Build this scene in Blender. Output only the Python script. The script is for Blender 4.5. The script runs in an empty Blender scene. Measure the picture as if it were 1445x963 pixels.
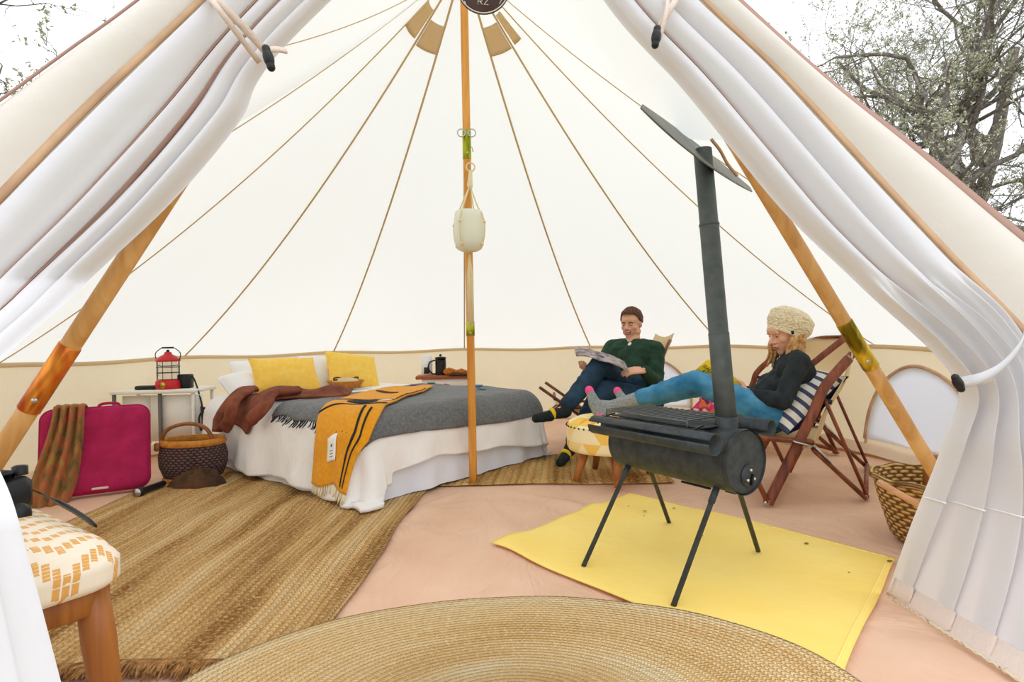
import bpy, math, random
import numpy as np
from mathutils import Vector as V, Matrix, noise
PI = math.pi
sc = bpy.context.scene
col = bpy.data.collections.new('tent_scene'); sc.collection.children.link(col)

# ------------------------------------------------------------------ camera
FPX, YAW, PITCH, ROLL = 788.0, .074, -.003, -.019
CAM = V((0, -3.213, .825))
_f = V((math.sin(YAW)*math.cos(PITCH), math.cos(YAW)*math.cos(PITCH), math.sin(PITCH)))
_r0 = V((math.cos(YAW), -math.sin(YAW), 0)); _u0 = _r0.cross(_f)
CR = math.cos(ROLL)*_r0 + math.sin(ROLL)*_u0
CU = -math.sin(ROLL)*_r0 + math.cos(ROLL)*_u0
cd = bpy.data.cameras.new('camera'); cam = bpy.data.objects.new('camera', cd); col.objects.link(cam)
cd.sensor_fit = 'HORIZONTAL'; cd.sensor_width = 36; cd.lens = FPX/1445*36; cd.clip_start = .02; cd.clip_end = 300
M = Matrix((CR, CU, -_f)).transposed().to_4x4(); M.translation = CAM
cam.matrix_world = M; sc.camera = cam
def ray(x, y): return _f + CR*((x-722.5)/FPX) - CU*((y-481.5)/FPX)
def at(x, y, Y):
    """point of the room seen at photo position x, y on the vertical plane at depth Y"""
    r = ray(x, y); return CAM + r*((Y-CAM.y)/r.y)
def fl(x, y, z=0):
    r = ray(x, y); return CAM + r*((z-CAM.z)/r.z)

# ------------------------------------------------------------------ light
sc.view_settings.view_transform = 'Standard'; sc.view_settings.look = 'None'
sc.view_settings.gamma = 1; sc.view_settings.use_curve_mapping = False
sc.view_settings.exposure = 0.12
W = bpy.data.worlds.new('sky'); sc.world = W; W.use_nodes = True
wn = W.node_tree.nodes; wl = W.node_tree.links
bg = wn['Background']; bg.inputs[1].default_value = 1.56
tc = wn.new('ShaderNodeTexCoord'); nz = wn.new('ShaderNodeTexNoise'); nz.inputs['Scale'].default_value = 2.0
rp = wn.new('ShaderNodeValToRGB'); rp.color_ramp.elements[0].color = (.86, .91, 1, 1); rp.color_ramp.elements[1].color = (1, 1, 1, 1)
wl.new(tc.outputs['Generated'], nz.inputs['Vector']); wl.new(nz.outputs['Fac'], rp.inputs[0]); wl.new(rp.outputs[0], bg.inputs[0])
sd = bpy.data.lights.new('sun', 'SUN'); sd.energy = .45; sd.angle = .6; sd.color = (1, .97, .92)
so = bpy.data.objects.new('sun', sd); col.objects.link(so); so.rotation_euler = (math.radians(28), math.radians(14), 0)
try:
    sc.cycles.use_denoising = True; sc.cycles.diffuse_bounces = 7; sc.cycles.max_bounces = 12; sc.cycles.transmission_bounces = 8
    sc.cycles.caustics_reflective = False; sc.cycles.caustics_refractive = False
except Exception: pass

# ------------------------------------------------------------------ materials
def lin(c):
    return tuple(((v/255)/12.92 if v/255 <= .04045 else ((v/255+.055)/1.055)**2.4) for v in c) + (1,)
MATS = {}
class NT:
    def __init__(s, name):
        s.m = bpy.data.materials.new(name); s.m.use_nodes = True; s.t = s.m.node_tree
        s.b = s.t.nodes['Principled BSDF']; s.out = s.t.nodes['Material Output']; MATS[name] = s.m
    def n(s, ty, **kw):
        nd = s.t.nodes.new(ty)
        for k, v in kw.items():
            if k in nd.inputs: nd.inputs[k].default_value = v
            else: setattr(nd, k, v)
        return nd
    def l(s, a, b): s.t.links.new(a, b)
    def coord(s, scale=(1, 1, 1), rot=(0, 0, 0), uv=False):
        c = s.n('ShaderNodeTexCoord'); m = s.n('ShaderNodeMapping'); m.inputs['Scale'].default_value = scale; m.inputs['Rotation'].default_value = rot
        s.l(c.outputs['UV' if uv else 'Object'], m.inputs[0]); return m.outputs[0]
    def ramp(s, fac, stops, interp='LINEAR'):
        r = s.n('ShaderNodeValToRGB'); r.color_ramp.interpolation = interp
        e = r.color_ramp.elements
        while len(e) < len(stops): e.new(.5)
        for i, (p, c) in enumerate(stops): e[i].position = p; e[i].color = c
        s.l(fac, r.inputs[0]); return r.outputs[0]
    def math(s, op, a, b=0, c=0):
        m = s.n('ShaderNodeMath', operation=op)
        for i, v in enumerate((a, b, c)):
            if isinstance(v, (int, float)): m.inputs[i].default_value = v
            else: s.l(v, m.inputs[i])
        return m.outputs[0]
    def mix(s, fac, a, b):
        m = s.n('ShaderNodeMix', data_type='RGBA')
        for i, v in ((0, fac), (6, a), (7, b)):
            if isinstance(v, (int, float, tuple)): m.inputs[i].default_value = v
            else: s.l(v, m.inputs[i])
        return m.outputs[2]
    def bump(s, h, d=.01, st=1):
        b = s.n('ShaderNodeBump', Strength=st, Distance=d); s.l(h, b.inputs['Height']); s.l(b.outputs[0], s.b.inputs['Normal']); return b.outputs[0]
def mat(name, c, rough=.8, c2=None, ns=6, bump=0, bs=120, metal=0, emit=0, sheen=0):
    s = NT(name); s.b.inputs['Roughness'].default_value = rough; s.b.inputs['Metallic'].default_value = metal
    s.b.inputs['Specular IOR Level'].default_value = .35
    if sheen: s.b.inputs['Sheen Weight'].default_value = sheen
    if c2:
        n = s.n('ShaderNodeTexNoise', Scale=ns, Detail=5.0); s.l(s.coord(), n.inputs['Vector'])
        s.l(s.ramp(n.outputs['Fac'], [(.35, lin(c)), (.68, lin(c2))]), s.b.inputs['Base Color'])
    else: s.b.inputs['Base Color'].default_value = lin(c)
    if bump:
        n = s.n('ShaderNodeTexNoise', Scale=bs, Detail=3.0); s.l(s.coord(), n.inputs['Vector']); s.bump(n.outputs['Fac'], bump)
    return s.m
def canvas(name, c, trans, bump=.004, bs=9, tc=None, c2=None):
    s = NT(name)
    s.b.inputs['Roughness'].default_value = .9; s.b.inputs['Specular IOR Level'].default_value = .1
    n = s.n('ShaderNodeTexNoise', Scale=bs, Detail=6.0); s.l(s.coord(), n.inputs['Vector'])
    colr = s.ramp(n.outputs['Fac'], [(.3, lin(c)), (.7, lin(c2 or c))])
    s.l(colr, s.b.inputs['Base Color'])
    nb = s.bump(n.outputs['Fac'], bump)
    t = s.n('ShaderNodeBsdfTranslucent'); t.inputs[0].default_value = lin(tc or c)
    mx = s.n('ShaderNodeMixShader'); mx.inputs[0].default_value = trans
    s.l(s.b.outputs[0], mx.inputs[1]); s.l(t.outputs[0], mx.inputs[2]); s.l(mx.outputs[0], s.out.inputs[0])
    return s.m
canvas('roof_canvas', (244, 246, 244), .52, tc=(247, 249, 244))
canvas('wall_canvas', (246, 236, 214), .42, bs=5, bump=.02, tc=(244, 228, 194))
canvas('front_canvas', (236, 232, 225), .25, bs=14, tc=(238, 232, 222))
canvas('curtain_canvas', (228, 229, 234), .22, bs=7, bump=.006, tc=(228, 222, 216))
canvas('window_film', (246, 248, 254), .68, bs=4, bump=.01)
canvas('sling_canvas', (238, 220, 180), .3, bs=20)
canvas('seam_tape', (226, 204, 156), .3)
canvas('eave_tape', (222, 200, 160), .25); mat('hem_tape', (212, 176, 140), .9, c2=(188, 150, 120), ns=9)
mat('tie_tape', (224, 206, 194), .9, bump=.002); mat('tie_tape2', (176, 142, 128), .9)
canvas('vent_cloth', (234, 212, 168), .3)
def floor_mat():
    s = NT('ground_cloth'); s.b.inputs['Roughness'].default_value = .75; s.b.inputs['Specular IOR Level'].default_value = .2
    n = s.n('ShaderNodeTexNoise', Scale=2.2, Detail=5.0); s.l(s.coord(), n.inputs['Vector'])
    s.l(s.ramp(n.outputs['Fac'], [(.3, lin((216, 176, 148))), (.7, lin((230, 194, 168)))]), s.b.inputs['Base Color'])
    n2 = s.n('ShaderNodeTexNoise', Scale=3.5, Detail=4.0, Distortion=1.5); s.l(s.coord((1, .5, 1), (0, 0, .5)), n2.inputs['Vector'])
    s.bump(n2.outputs['Fac'], .05, .8); return s.m
floor_mat()
def wood(name, c1, c2, axis=2, scale=1, rough=.45):
    s = NT(name); s.b.inputs['Roughness'].default_value = rough; s.b.inputs['Specular IOR Level'].default_value = .4
    sca = [22*scale]*3; sca[axis] = 1.6*scale
    n = s.n('ShaderNodeTexNoise', Scale=1.0, Detail=6.0, Distortion=.6); s.l(s.coord(tuple(sca)), n.inputs['Vector'])
    s.l(s.ramp(n.outputs['Fac'], [(.32, lin(c1)), (.66, lin(c2))]), s.b.inputs['Base Color'])
    s.bump(n.outputs['Fac'], .002, .5); return s.m
wood('pole_wood', (192, 136, 70), (224, 176, 112)); wood('amber_wood', (200, 128, 40), (236, 172, 78)); wood('chair_wood', (82, 36, 20), (148, 78, 48))
wood('stool_wood', (124, 70, 26), (182, 114, 50)); wood('shelf_wood', (140, 70, 34), (178, 100, 54), 0)
wood('log_wood', (196, 140, 98), (226, 178, 136), 0)
def brass(name, a, b):
    s = NT(name); s.b.inputs['Metallic'].default_value = .9; s.b.inputs['Roughness'].default_value = .32
    n = s.n('ShaderNodeTexNoise', Scale=1.0, Detail=2.0); s.l(s.coord((26, 26, 5)), n.inputs['Vector'])
    s.l(s.ramp(n.outputs['Fac'], [(.38, lin(a)), (.62, lin(b))]), s.b.inputs['Base Color'])
brass('copper_sleeve', (196, 82, 40), (226, 148, 60)); brass('brass_sleeve', (120, 100, 20), (224, 190, 60)); brass('green_brass', (130, 140, 30), (200, 200, 60))
mat('steel', (190, 190, 188), .3, metal=1); mat('black_plastic', (26, 27, 30), .45); mat('black_metal', (34, 36, 36), .4, metal=.3)
mat('rack_metal', (104, 108, 106), .4, metal=.5); mat('stove_steel', (56, 62, 65), .6, c2=(74, 80, 82), ns=30, metal=.35, bump=.0006, bs=300)
mat('pipe_steel', (80, 88, 86), .6, c2=(96, 102, 100), ns=24, metal=.35, bump=.0006, bs=300)
mat('flash_panel', (104, 106, 100), .45, c2=(128, 128, 118), ns=14, metal=.5)
def duvet_mat(name, c, bump=.012):
    s = NT(name); s.b.inputs['Roughness'].default_value = .9; s.b.inputs['Base Color'].default_value = lin(c); s.b.inputs['Specular IOR Level'].default_value = .15
    n = s.n('ShaderNodeTexNoise', Scale=11.0, Detail=5.0, Distortion=.8); s.l(s.coord((1, 1, .45)), n.inputs['Vector']); s.bump(n.outputs['Fac'], bump, .9)
duvet_mat('white_linen', (240, 239, 238)); duvet_mat('white_sheet', (228, 234, 246), .004); duvet_mat('pillow_white', (240, 240, 240), .008)
mat('yellow_linen', (252, 204, 84), .9, c2=(254, 216, 104), ns=30, bump=.002, bs=260)
mat('grey_wool', (92, 94, 96), .95, c2=(116, 118, 118), ns=60, bump=.004, bs=160, sheen=.2)
mat('rust_corduroy', (106, 54, 36), .9, c2=(142, 78, 54), ns=14, bump=.003, bs=90)
mat('black_wool', (36, 38, 44), .95); mat('blue_patch', (38, 92, 150), .9); mat('pink_patch', (206, 62, 86), .9); mat('purple_patch', (92, 74, 130), .9); mat('teal_patch', (52, 112, 104), .9)
mat('cream_yarn', (228, 216, 180), .95); mat('mustard_wool', (226, 150, 18), .95, c2=(236, 164, 34), ns=50, bump=.003, bs=200, sheen=.1)
mat('magenta_cotton', (158, 20, 74), .85, c2=(178, 30, 86), ns=12, bump=.004, bs=40)
def scarf_mat():
    s = NT('olive_scarf'); s.b.inputs['Roughness'].default_value = .95
    n = s.n('ShaderNodeTexNoise', Scale=26.0, Detail=3.0); s.l(s.coord((1, 1, .5)), n.inputs['Vector'])
    s.l(s.ramp(n.outputs['Fac'], [(.3, lin((96, 84, 40))), (.45, lin((134, 106, 58))), (.56, lin((176, 92, 62))), (.66, lin((150, 128, 60)))]), s.b.inputs['Base Color'])
    s.bump(n.outputs['Fac'], .006)
scarf_mat()
mat('brown_leather', (122, 74, 38), .5, c2=(160, 104, 58), ns=18); mat('amber_straw', (206, 140, 52), .8, c2=(176, 108, 40), ns=40, bump=.003, bs=150)
mat('dark_cloth', (62, 44, 32), .95, c2=(96, 66, 38), ns=9, bump=.01, bs=30)
mat('lantern_red', (196, 34, 40), .35); mat('white_laminate', (236, 234, 224), .5); mat('grey_line', (110, 110, 104), .6)
def woven(name, a, b, ku, kv):
    s = NT(name); s.b.inputs['Roughness'].default_value = .85
    sep = s.n('ShaderNodeSeparateXYZ'); c = s.coord(uv=True); s.l(c, sep.inputs[0])
    row = s.math('FLOOR', s.math('MULTIPLY', sep.outputs[1], kv)); fr = s.math('FRACT', s.math('MULTIPLY', sep.outputs[1], kv))
    n = s.n('ShaderNodeTexNoise', Scale=9.0, Detail=3.0); s.l(c, n.inputs['Vector'])
    x = s.math('ADD', s.math('MULTIPLY', sep.outputs[0], ku*2*PI), s.math('MULTIPLY', row, PI)); x = s.math('ADD', x, s.math('MULTIPLY', n.outputs['Fac'], 2.5))
    f = s.math('ADD', s.math('MULTIPLY', s.math('SINE', x), .5), .5); p = s.math('SINE', s.math('MULTIPLY', fr, PI)); h = s.math('MULTIPLY', f, p)
    h2 = s.math('ADD', h, s.math('MULTIPLY', s.math('SUBTRACT', n.outputs['Fac'], .5), .5))
    s.l(s.ramp(h2, [(.05, lin(a)), (.5, lin(b))]), s.b.inputs['Base Color']); s.bump(h, .012)
woven('dark_weave', (46, 32, 34), (122, 90, 86), 6, 11); woven('wicker', (104, 66, 24), (234, 190, 116), 3.5, 7)
def jute(name, a, b, c, dx, dirx=True, ring=False, broad=1.0):
    """braided rows: UV.x counts across the braids in metres, UV.y runs along them"""
    s = NT(name); s.b.inputs['Roughness'].default_value = .95; s.b.inputs['Specular IOR Level'].default_value = .1
    u = s.coord(uv=True); sep = s.n('ShaderNodeSeparateXYZ'); s.l(u, sep.inputs[0])
    row = s.math('FRACT', s.math('DIVIDE', sep.outputs[0], dx)); rid = s.math('FLOOR', s.math('DIVIDE', sep.outputs[0], dx))
    prof = s.math('SUBTRACT', 1, s.math('POWER', s.math('ABSOLUTE', s.math('SUBTRACT', s.math('MULTIPLY', row, 2), 1)), 2))
    sl = s.math('ADD', s.math('MULTIPLY', sep.outputs[1], 1/(dx*1.1)), s.math('MULTIPLY', s.math('ABSOLUTE', s.math('SUBTRACT', row, .5)), 1.2))
    sl = s.math('ADD', sl, s.math('MULTIPLY', rid, .37))
    st = s.math('SINE', s.math('MULTIPLY', sl, 2*PI)); st = s.math('ADD', s.math('MULTIPLY', st, .5), .5)
    h = s.math('MULTIPLY', prof, s.math('ADD', .45, s.math('MULTIPLY', st, .55)))
    wn_ = s.n('ShaderNodeTexWhiteNoise', noise_dimensions='1D'); s.l(rid, wn_.inputs['W'])
    n = s.n('ShaderNodeTexNoise', Scale=60.0, Detail=4.0); s.l(u, n.inputs['Vector'])
    m2 = s.n('ShaderNodeMapping'); m2.inputs['Scale'].default_value = (9*broad, .6, 1); s.l(u, m2.inputs[0])
    nb = s.n('ShaderNodeTexNoise', Scale=1.0, Detail=3.0); s.l(m2.outputs[0], nb.inputs['Vector'])
    base = s.ramp(nb.outputs['Fac'], [(.34, lin(a)), (.5, lin(b)), (.68, lin(c))])
    base = s.mix(s.math('MULTIPLY', wn_.outputs[0], .35), base, lin(a))
    base = s.mix(s.math('MULTIPLY', s.math('SUBTRACT', 1, h), .30), base, lin(tuple(int(q*.5) for q in a)))
    base = s.mix(s.ramp(n.outputs['Fac'], [(.5, (0, 0, 0, 1)), (.75, (.6, .6, .6, 1))]), base, lin(c))
    s.l(base, s.b.inputs['Base Color']); s.bump(s.math('ADD', h, s.math('MULTIPLY', n.outputs['Fac'], .4)), .012, 1); return s.m
jute('jute_brown', (156, 110, 56), (222, 178, 116), (246, 214, 160), .022)
jute('jute_gold', (228, 180, 112), (250, 212, 152), (254, 236, 194), .016, broad=.6)
jute('jute_grid', (150, 112, 58), (206, 164, 100), (236, 200, 136), .045)
mat('jute_fringe', (110, 74, 36), .95, c2=(188, 140, 84), ns=40)
mat('yellow_mat', (246, 214, 112), .8, c2=(250, 222, 128), ns=3, bump=.004, bs=16)
mat('mat_edge', (248, 226, 140), .9); mat('soot_mark', (120, 92, 40), .9)
def ikat():
    s = NT('ikat_cloth'); s.b.inputs['Roughness'].default_value = .9
    u = s.coord(uv=True); sep = s.n('ShaderNodeSeparateXYZ'); s.l(u, sep.inputs[0]); x, y = sep.outputs[0], sep.outputs[1]
    n = s.n('ShaderNodeTexNoise', Scale=40.0); s.l(u, n.inputs['Vector'])
    yy = s.math('FLOOR', s.math('MULTIPLY', y, 34)); xs = s.math('ADD', s.math('MULTIPLY', x, 44), s.math('MULTIPLY', s.math('PINGPONG', yy, 4), 1.0))
    a = s.math('LESS_THAN', s.math('FRACT', s.math('DIVIDE', xs, 5.5)), .40)
    g = s.math('GREATER_THAN', s.math('FRACT', s.math('MULTIPLY', y, 34)), .22)
    wv = s.math('GREATER_THAN', s.math('ADD', s.math('FRACT', s.math('MULTIPLY', x, 95)), s.math('MULTIPLY', n.outputs['Fac'], .6)), .42)
    f = s.math('MULTIPLY', s.math('MULTIPLY', a, g), wv)
    s.l(s.mix(f, lin((230, 218, 198)), lin((214, 160, 84))), s.b.inputs['Base Color']); s.bump(n.outputs['Fac'], .002)
ikat()
def triangles():
    s = NT('triangle_cloth'); s.b.inputs['Roughness'].default_value = .9
    u = s.coord(uv=True); sep = s.n('ShaderNodeSeparateXYZ'); s.l(u, sep.inputs[0]); x, y = sep.outputs[0], sep.outputs[1]
    fy = s.math('FRACT', y); row = s.math('FLOOR', y)
    xa = s.math('ADD', x, s.math('MULTIPLY', row, .5)); fx = s.math('FRACT', xa); cx = s.math('FLOOR', xa)
    up = s.math('LESS_THAN', s.math('MULTIPLY', s.math('ABSOLUTE', s.math('SUBTRACT', fx, .5)), 2), s.math('SUBTRACT', 1, fy))
    cid = s.math('ADD', s.math('ADD', s.math('MULTIPLY', cx, 3.1), s.math('MULTIPLY', row, 7.7)), s.math('MULTIPLY', up, 1.3))
    hf = s.math('GREATER_THAN', fx, .5); cid2 = s.math('ADD', cid, s.math('MULTIPLY', s.math('SUBTRACT', 1, up), s.math('MULTIPLY', hf, 3.1)))
    w = s.n('ShaderNodeTexWhiteNoise', noise_dimensions='1D'); s.l(cid2, w.inputs['W'])
    s.l(s.ramp(w.outputs[0], [(0, lin((250, 236, 190))), (.34, lin((248, 204, 96))), (.66, lin((244, 176, 48))), (.85, lin((250, 222, 140)))], 'CONSTANT'), s.b.inputs['Base Color'])
triangles()
def stripes():
    s = NT('navy_stripe'); s.b.inputs['Roughness'].default_value = .9
    u = s.coord(uv=True); sep = s.n('ShaderNodeSeparateXYZ'); s.l(u, sep.inputs[0])
    f = s.math('FRACT', s.math('MULTIPLY', sep.outputs[0], 8)); n = s.n('ShaderNodeTexNoise', Scale=120.0); s.l(u, n.inputs['Vector'])
    s.l(s.mix(s.math('LESS_THAN', f, .42), lin((238, 236, 226)), s.ramp(n.outputs['Fac'], [(.4, lin((52, 60, 92))), (.7, lin((96, 104, 132)))])), s.b.inputs['Base Color'])
stripes(); mat('navy_cotton', (24, 32, 66), .9)
def tribal():
    s = NT('bright_pattern'); s.b.inputs['Roughness'].default_value = .9
    v = s.n('ShaderNodeTexVoronoi', Scale=34.0); s.l(s.coord(), v.inputs['Vector']); sp = s.n('ShaderNodeSeparateColor'); s.l(v.outputs['Color'], sp.inputs[0])
    s.l(s.ramp(sp.outputs[0], [(0, lin((226, 60, 130))), (.3, lin((118, 44, 110))), (.55, lin((240, 130, 60))), (.8, lin((240, 226, 230)))], 'CONSTANT'), s.b.inputs['Base Color'])
tribal()
def skin(name, c, lip):
    s = NT(name); s.b.inputs['Roughness'].default_value = .5; s.b.inputs['Base Color'].default_value = lin(c)
    s.b.inputs['Subsurface Weight'].default_value = .12; s.b.inputs['Subsurface Radius'].default_value = (.02, .008, .004)
skin('skin_man', (226, 170, 138), 0); skin('skin_woman', (232, 176, 146), 0)
mat('lip', (176, 84, 74), .5); mat('teeth', (238, 232, 222), .3); mat('eye_white', (232, 230, 226), .3); mat('eye_dark', (40, 28, 22), .3)
mat('hair_brown', (70, 44, 28), .7, c2=(104, 68, 42), ns=60, bump=.004, bs=110)
mat('hair_blond', (176, 124, 70), .6, c2=(226, 184, 124), ns=50, bump=.004, bs=110)
mat('green_shirt', (30, 58, 42), .9, c2=(42, 74, 54), ns=10, bump=.004, bs=60)
mat('dark_jeans', (22, 48, 68), .85, c2=(36, 68, 90), ns=9, bump=.004, bs=60)
mat('blue_jeans', (36, 108, 154), .85, c2=(92, 162, 200), ns=7, bump=.004, bs=60)
mat('black_sweater', (30, 36, 40), .9, c2=(42, 50, 54), ns=20, bump=.004, bs=60)
mat('grey_sock', (126, 134, 136), .95, c2=(168, 174, 174), ns=120, bump=.004, bs=160); mat('pink_sock', (246, 90, 150), .95)
mat('dark_sock', (20, 28, 34), .9, c2=(30, 44, 44), ns=40); mat('yellow_sock', (236, 200, 40), .9)
def knit():
    s = NT('cream_knit'); s.b.inputs['Roughness'].default_value = .95; s.b.inputs['Base Color'].default_value = lin((232, 214, 172))
    v = s.n('ShaderNodeTexVoronoi', Scale=70.0); s.l(s.coord((1, 1, 1.3)), v.inputs['Vector'])
    s.l(s.ramp(v.outputs['Distance'], [(.1, lin((250, 240, 214))), (.8, lin((222, 202, 162)))]), s.b.inputs['Base Color']); s.bump(s.math('SUBTRACT', 1, v.outputs['Distance']), .008)
knit()
mat('book_yellow', (246, 210, 40), .6); mat('ink', (60, 56, 40), .7); mat('page', (236, 230, 220), .7)
mat('page_dark', (96, 76, 80), .5, c2=(190, 180, 178), ns=22); mat('badge_leather', (66, 50, 48), .6, c2=(82, 64, 60), ns=20); mat('badge_ink', (214, 206, 196), .7)
mat('macrame', (232, 218, 178), .95); canvas('frost_pot', (250, 252, 244), .45, bump=.0005)
mat('coffee', (84, 30, 12), .25); mat('pastry', (196, 120, 44), .8, c2=(160, 84, 26), ns=40); mat('white_card', (244, 242, 238), .8)
s_ = NT('clear_glass'); s_.b.inputs['Transmission Weight'].default_value = 1; s_.b.inputs['Roughness'].default_value = .02; s_.b.inputs['IOR'].default_value = 1.3
mat('bark', (104, 96, 92), .95, c2=(152, 144, 136), ns=16, bump=.02, bs=30); mat('lichen', (168, 172, 142), .95, c2=(206, 208, 182), ns=20)
mat('grass_ground', (120, 118, 84), .95, c2=(160, 150, 120), ns=3, bump=.03, bs=12)
mat('bracelet', (190, 200, 60), .7); mat('green_bead', (70, 140, 90), .5)

# ------------------------------------------------------------------ mesh helpers
def frame(d, hint=V((0, 0, 1))):
    d = V(d).normalized()
    if abs(d.dot(hint)) > .98: hint = V((1, 0, 0)) if abs(d.x) < .9 else V((0, 1, 0))
    a = d.cross(hint).normalized(); return d, a, a.cross(d).normalized()
class MB:
    def __init__(s): s.v = []; s.f = []; s.uv = []; s.fm = []; s.mi = 0
    def add(s, vs, fs, uvs=None):
        o = len(s.v); s.v += [V(p) for p in vs]; s.uv += list(uvs) if uvs else [(0, 0)]*len(vs)
        s.f += [tuple(i+o for i in f) for f in fs]; s.fm += [s.mi]*len(fs); return s
    def box(s, c, size, ax=None, bev=0):
        c = V(c); X, Y, Z = ax if ax else (V((1, 0, 0)), V((0, 1, 0)), V((0, 0, 1)))
        hx, hy, hz = size[0]/2, size[1]/2, size[2]/2
        b = min(bev, hx*.9, hy*.9, hz*.9)
        if b <= 0:
            P = [c+X*(i*hx)+Y*(j*hy)+Z*(k*hz) for k in (-1, 1) for j in (-1, 1) for i in (-1, 1)]
            return s.add(P, [(0, 2, 3, 1), (4, 5, 7, 6), (0, 1, 5, 4), (2, 6, 7, 3), (0, 4, 6, 2), (1, 3, 7, 5)])
        # chamfered: three rings of the outline, corners cut
        prof = [(-hz, b), (-hz+b, 0), (hz-b, 0), (hz, b)]
        P = []; F = []; n = 8
        for z, i in prof:
            x, y = hx-i, hy-i; cb = b
            ring = [(x, y-cb), (x-cb, y), (-x+cb, y), (-x, y-cb), (-x, -y+cb), (-x+cb, -y), (x-cb, -y), (x, -y+cb)]
            P += [c+X*p+Y*q+Z*z for p, q in ring]
        for k in range(3):
            for i in range(n): F.append((k*n+i, k*n+(i+1) % n, (k+1)*n+(i+1) % n, (k+1)*n+i))
        F.append(tuple(reversed(range(n)))); F.append(tuple(3*n+i for i in range(n)))
        return s.add(P, F)
    def bar(s, p, q, w, h, hint=V((0, 0, 1)), bev=0):
        p, q = V(p), V(q); d, a, b = frame(q-p, hint)
        return s.box((p+q)/2, (w, h, (q-p).length), (a, b, d), bev)
    def tube(s, path, r, n=12, cap=True, hint=V((0, 0, 1)), flat=1.0):
        path = [V(p) for p in path]; R = r if isinstance(r, (list, tuple)) else [r]*len(path)
        P = []; U = []; F = []; L = 0; _, a, b = frame(path[1]-path[0], hint)
        for i, p in enumerate(path):
            d = (path[min(i+1, len(path)-1)]-path[max(i-1, 0)]).normalized()
            a = (a-d*a.dot(d)).normalized(); b = d.cross(a)
            if i: L += (p-path[i-1]).length
            for k in range(n):
                t = 2*PI*k/n; P.append(p+a*(math.cos(t)*R[i])+b*(math.sin(t)*R[i]*flat)); U.append((k/n, L))
        for i in range(len(path)-1):
            for k in range(n): F.append((i*n+k, i*n+(k+1) % n, (i+1)*n+(k+1) % n, (i+1)*n+k))
        if cap: F.append(tuple(reversed(range(n)))); F.append(tuple((len(path)-1)*n+k for k in range(n)))
        return s.add(P, F, U)
    def lathe(s, prof, c, n=32, ax=None, su=1, sv=1, a0=0, a1=2*PI):
        c = V(c); X, Y, Z = ax if ax else (V((1, 0, 0)), V((0, 1, 0)), V((0, 0, 1)))
        P = []; U = []; F = []; full = abs(a1-a0-2*PI) < 1e-6; m = n if full else n+1; L = 0
        for i, (r, z) in enumerate(prof):
            if i: L += math.hypot(r-prof[i-1][0], z-prof[i-1][1])
            for k in range(n+1):
                t = a0+(a1-a0)*k/n; P.append(c+X*(r*math.cos(t))+Y*(r*math.sin(t))+Z*z); U.append((k/n*su, L*sv))
        for i in range(len(prof)-1):
            for k in range(n): F.append((i*(n+1)+k, i*(n+1)+k+1, (i+1)*(n+1)+k+1, (i+1)*(n+1)+k))
        return s.add(P, F, U)
    def grid(s, fn, nu, nv, uvf=None):
        P = []; U = []; F = []
        for j in range(nv+1):
            for i in range(nu+1):
                u, v = i/nu, j/nv; P.append(fn(u, v)); U.append(uvf(u, v) if uvf else (u, v))
        for j in range(nv):
            for i in range(nu): a = j*(nu+1)+i; F.append((a, a+1, a+nu+2, a+nu+1))
        return s.add(P, F, U)
    def ell(s, c, r, ax=None, n=16, m=10):
        c = V(c); X, Y, Z = ax if ax else (V((1, 0, 0)), V((0, 1, 0)), V((0, 0, 1)))
        if not isinstance(r, (tuple, list)): r = (r, r, r)
        P = [c+Z*r[2]]; F = []
        for j in range(1, m):
            t = PI*j/m
            for k in range(n):
                q = 2*PI*k/n; P.append(c+X*(r[0]*math.sin(t)*math.cos(q))+Y*(r[1]*math.sin(t)*math.sin(q))+Z*(r[2]*math.cos(t)))
        P.append(c-Z*r[2]); e = len(P)-1
        for k in range(n): F.append((0, 1+k, 1+(k+1) % n))
        for j in range(m-2):
            for k in range(n): F.append((1+j*n+k, 1+(j+1)*n+k, 1+(j+1)*n+(k+1) % n, 1+j*n+(k+1) % n))
        for k in range(n): F.append((e, 1+(m-2)*n+(k+1) % n, 1+(m-2)*n+k))
        return s.add(P, F)
    def cap(s, p, q, r1, r2, n=12):
        """tapered limb with round ends"""
        p, q = V(p), V(q); d = (q-p); L = d.length
        if L < 1e-6: return s.ell(p, r1)
        d.normalize(); path = []; R = []
        for k in range(5): t = PI/2*(1-k/4); path.append(p-d*r1*math.sin(t)); R.append(max(r1*math.cos(t), r1*.02))
        path[4] = p; path += [p+d*L*.5, q]; R += [(r1+r2)/2, r2]
        for k in range(1, 5): t = PI/2*k/4; path.append(q+d*r2*math.sin(t)); R.append(max(r2*math.cos(t), r2*.02))
        return s.tube(path, R, n)
    def build(s, name, m, parent=None, smooth=True, solid=0, sub=0, weld=False, autos=None):
        me = bpy.data.meshes.new(name); o = bpy.data.objects.new(name, me); col.objects.link(o)
        off = V((0, 0, 0)); p = parent
        while p: off += p.location; p = p.parent
        me.from_pydata([tuple(v-off) for v in s.v], [], s.f)
        for k in (m if isinstance(m, (list, tuple)) else [m]): me.materials.append(MATS[k])
        uvl = me.uv_layers.new(name='uv'); idx = np.empty(len(me.loops), dtype=np.int32); me.loops.foreach_get('vertex_index', idx)
        uvl.data.foreach_set('uv', np.array(s.uv, dtype=np.float32)[idx].ravel())
        me.polygons.foreach_set('material_index', s.fm); me.polygons.foreach_set('use_smooth', [smooth]*len(me.polygons))
        me.validate()
        if solid:
            md = o.modifiers.new('thickness', 'SOLIDIFY'); md.thickness = solid; md.offset = 0
        if sub: md = o.modifiers.new('smooth', 'SUBSURF'); md.levels = sub; md.render_levels = sub
        if autos: me.set_sharp_from_angle(angle=math.radians(autos))
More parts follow.
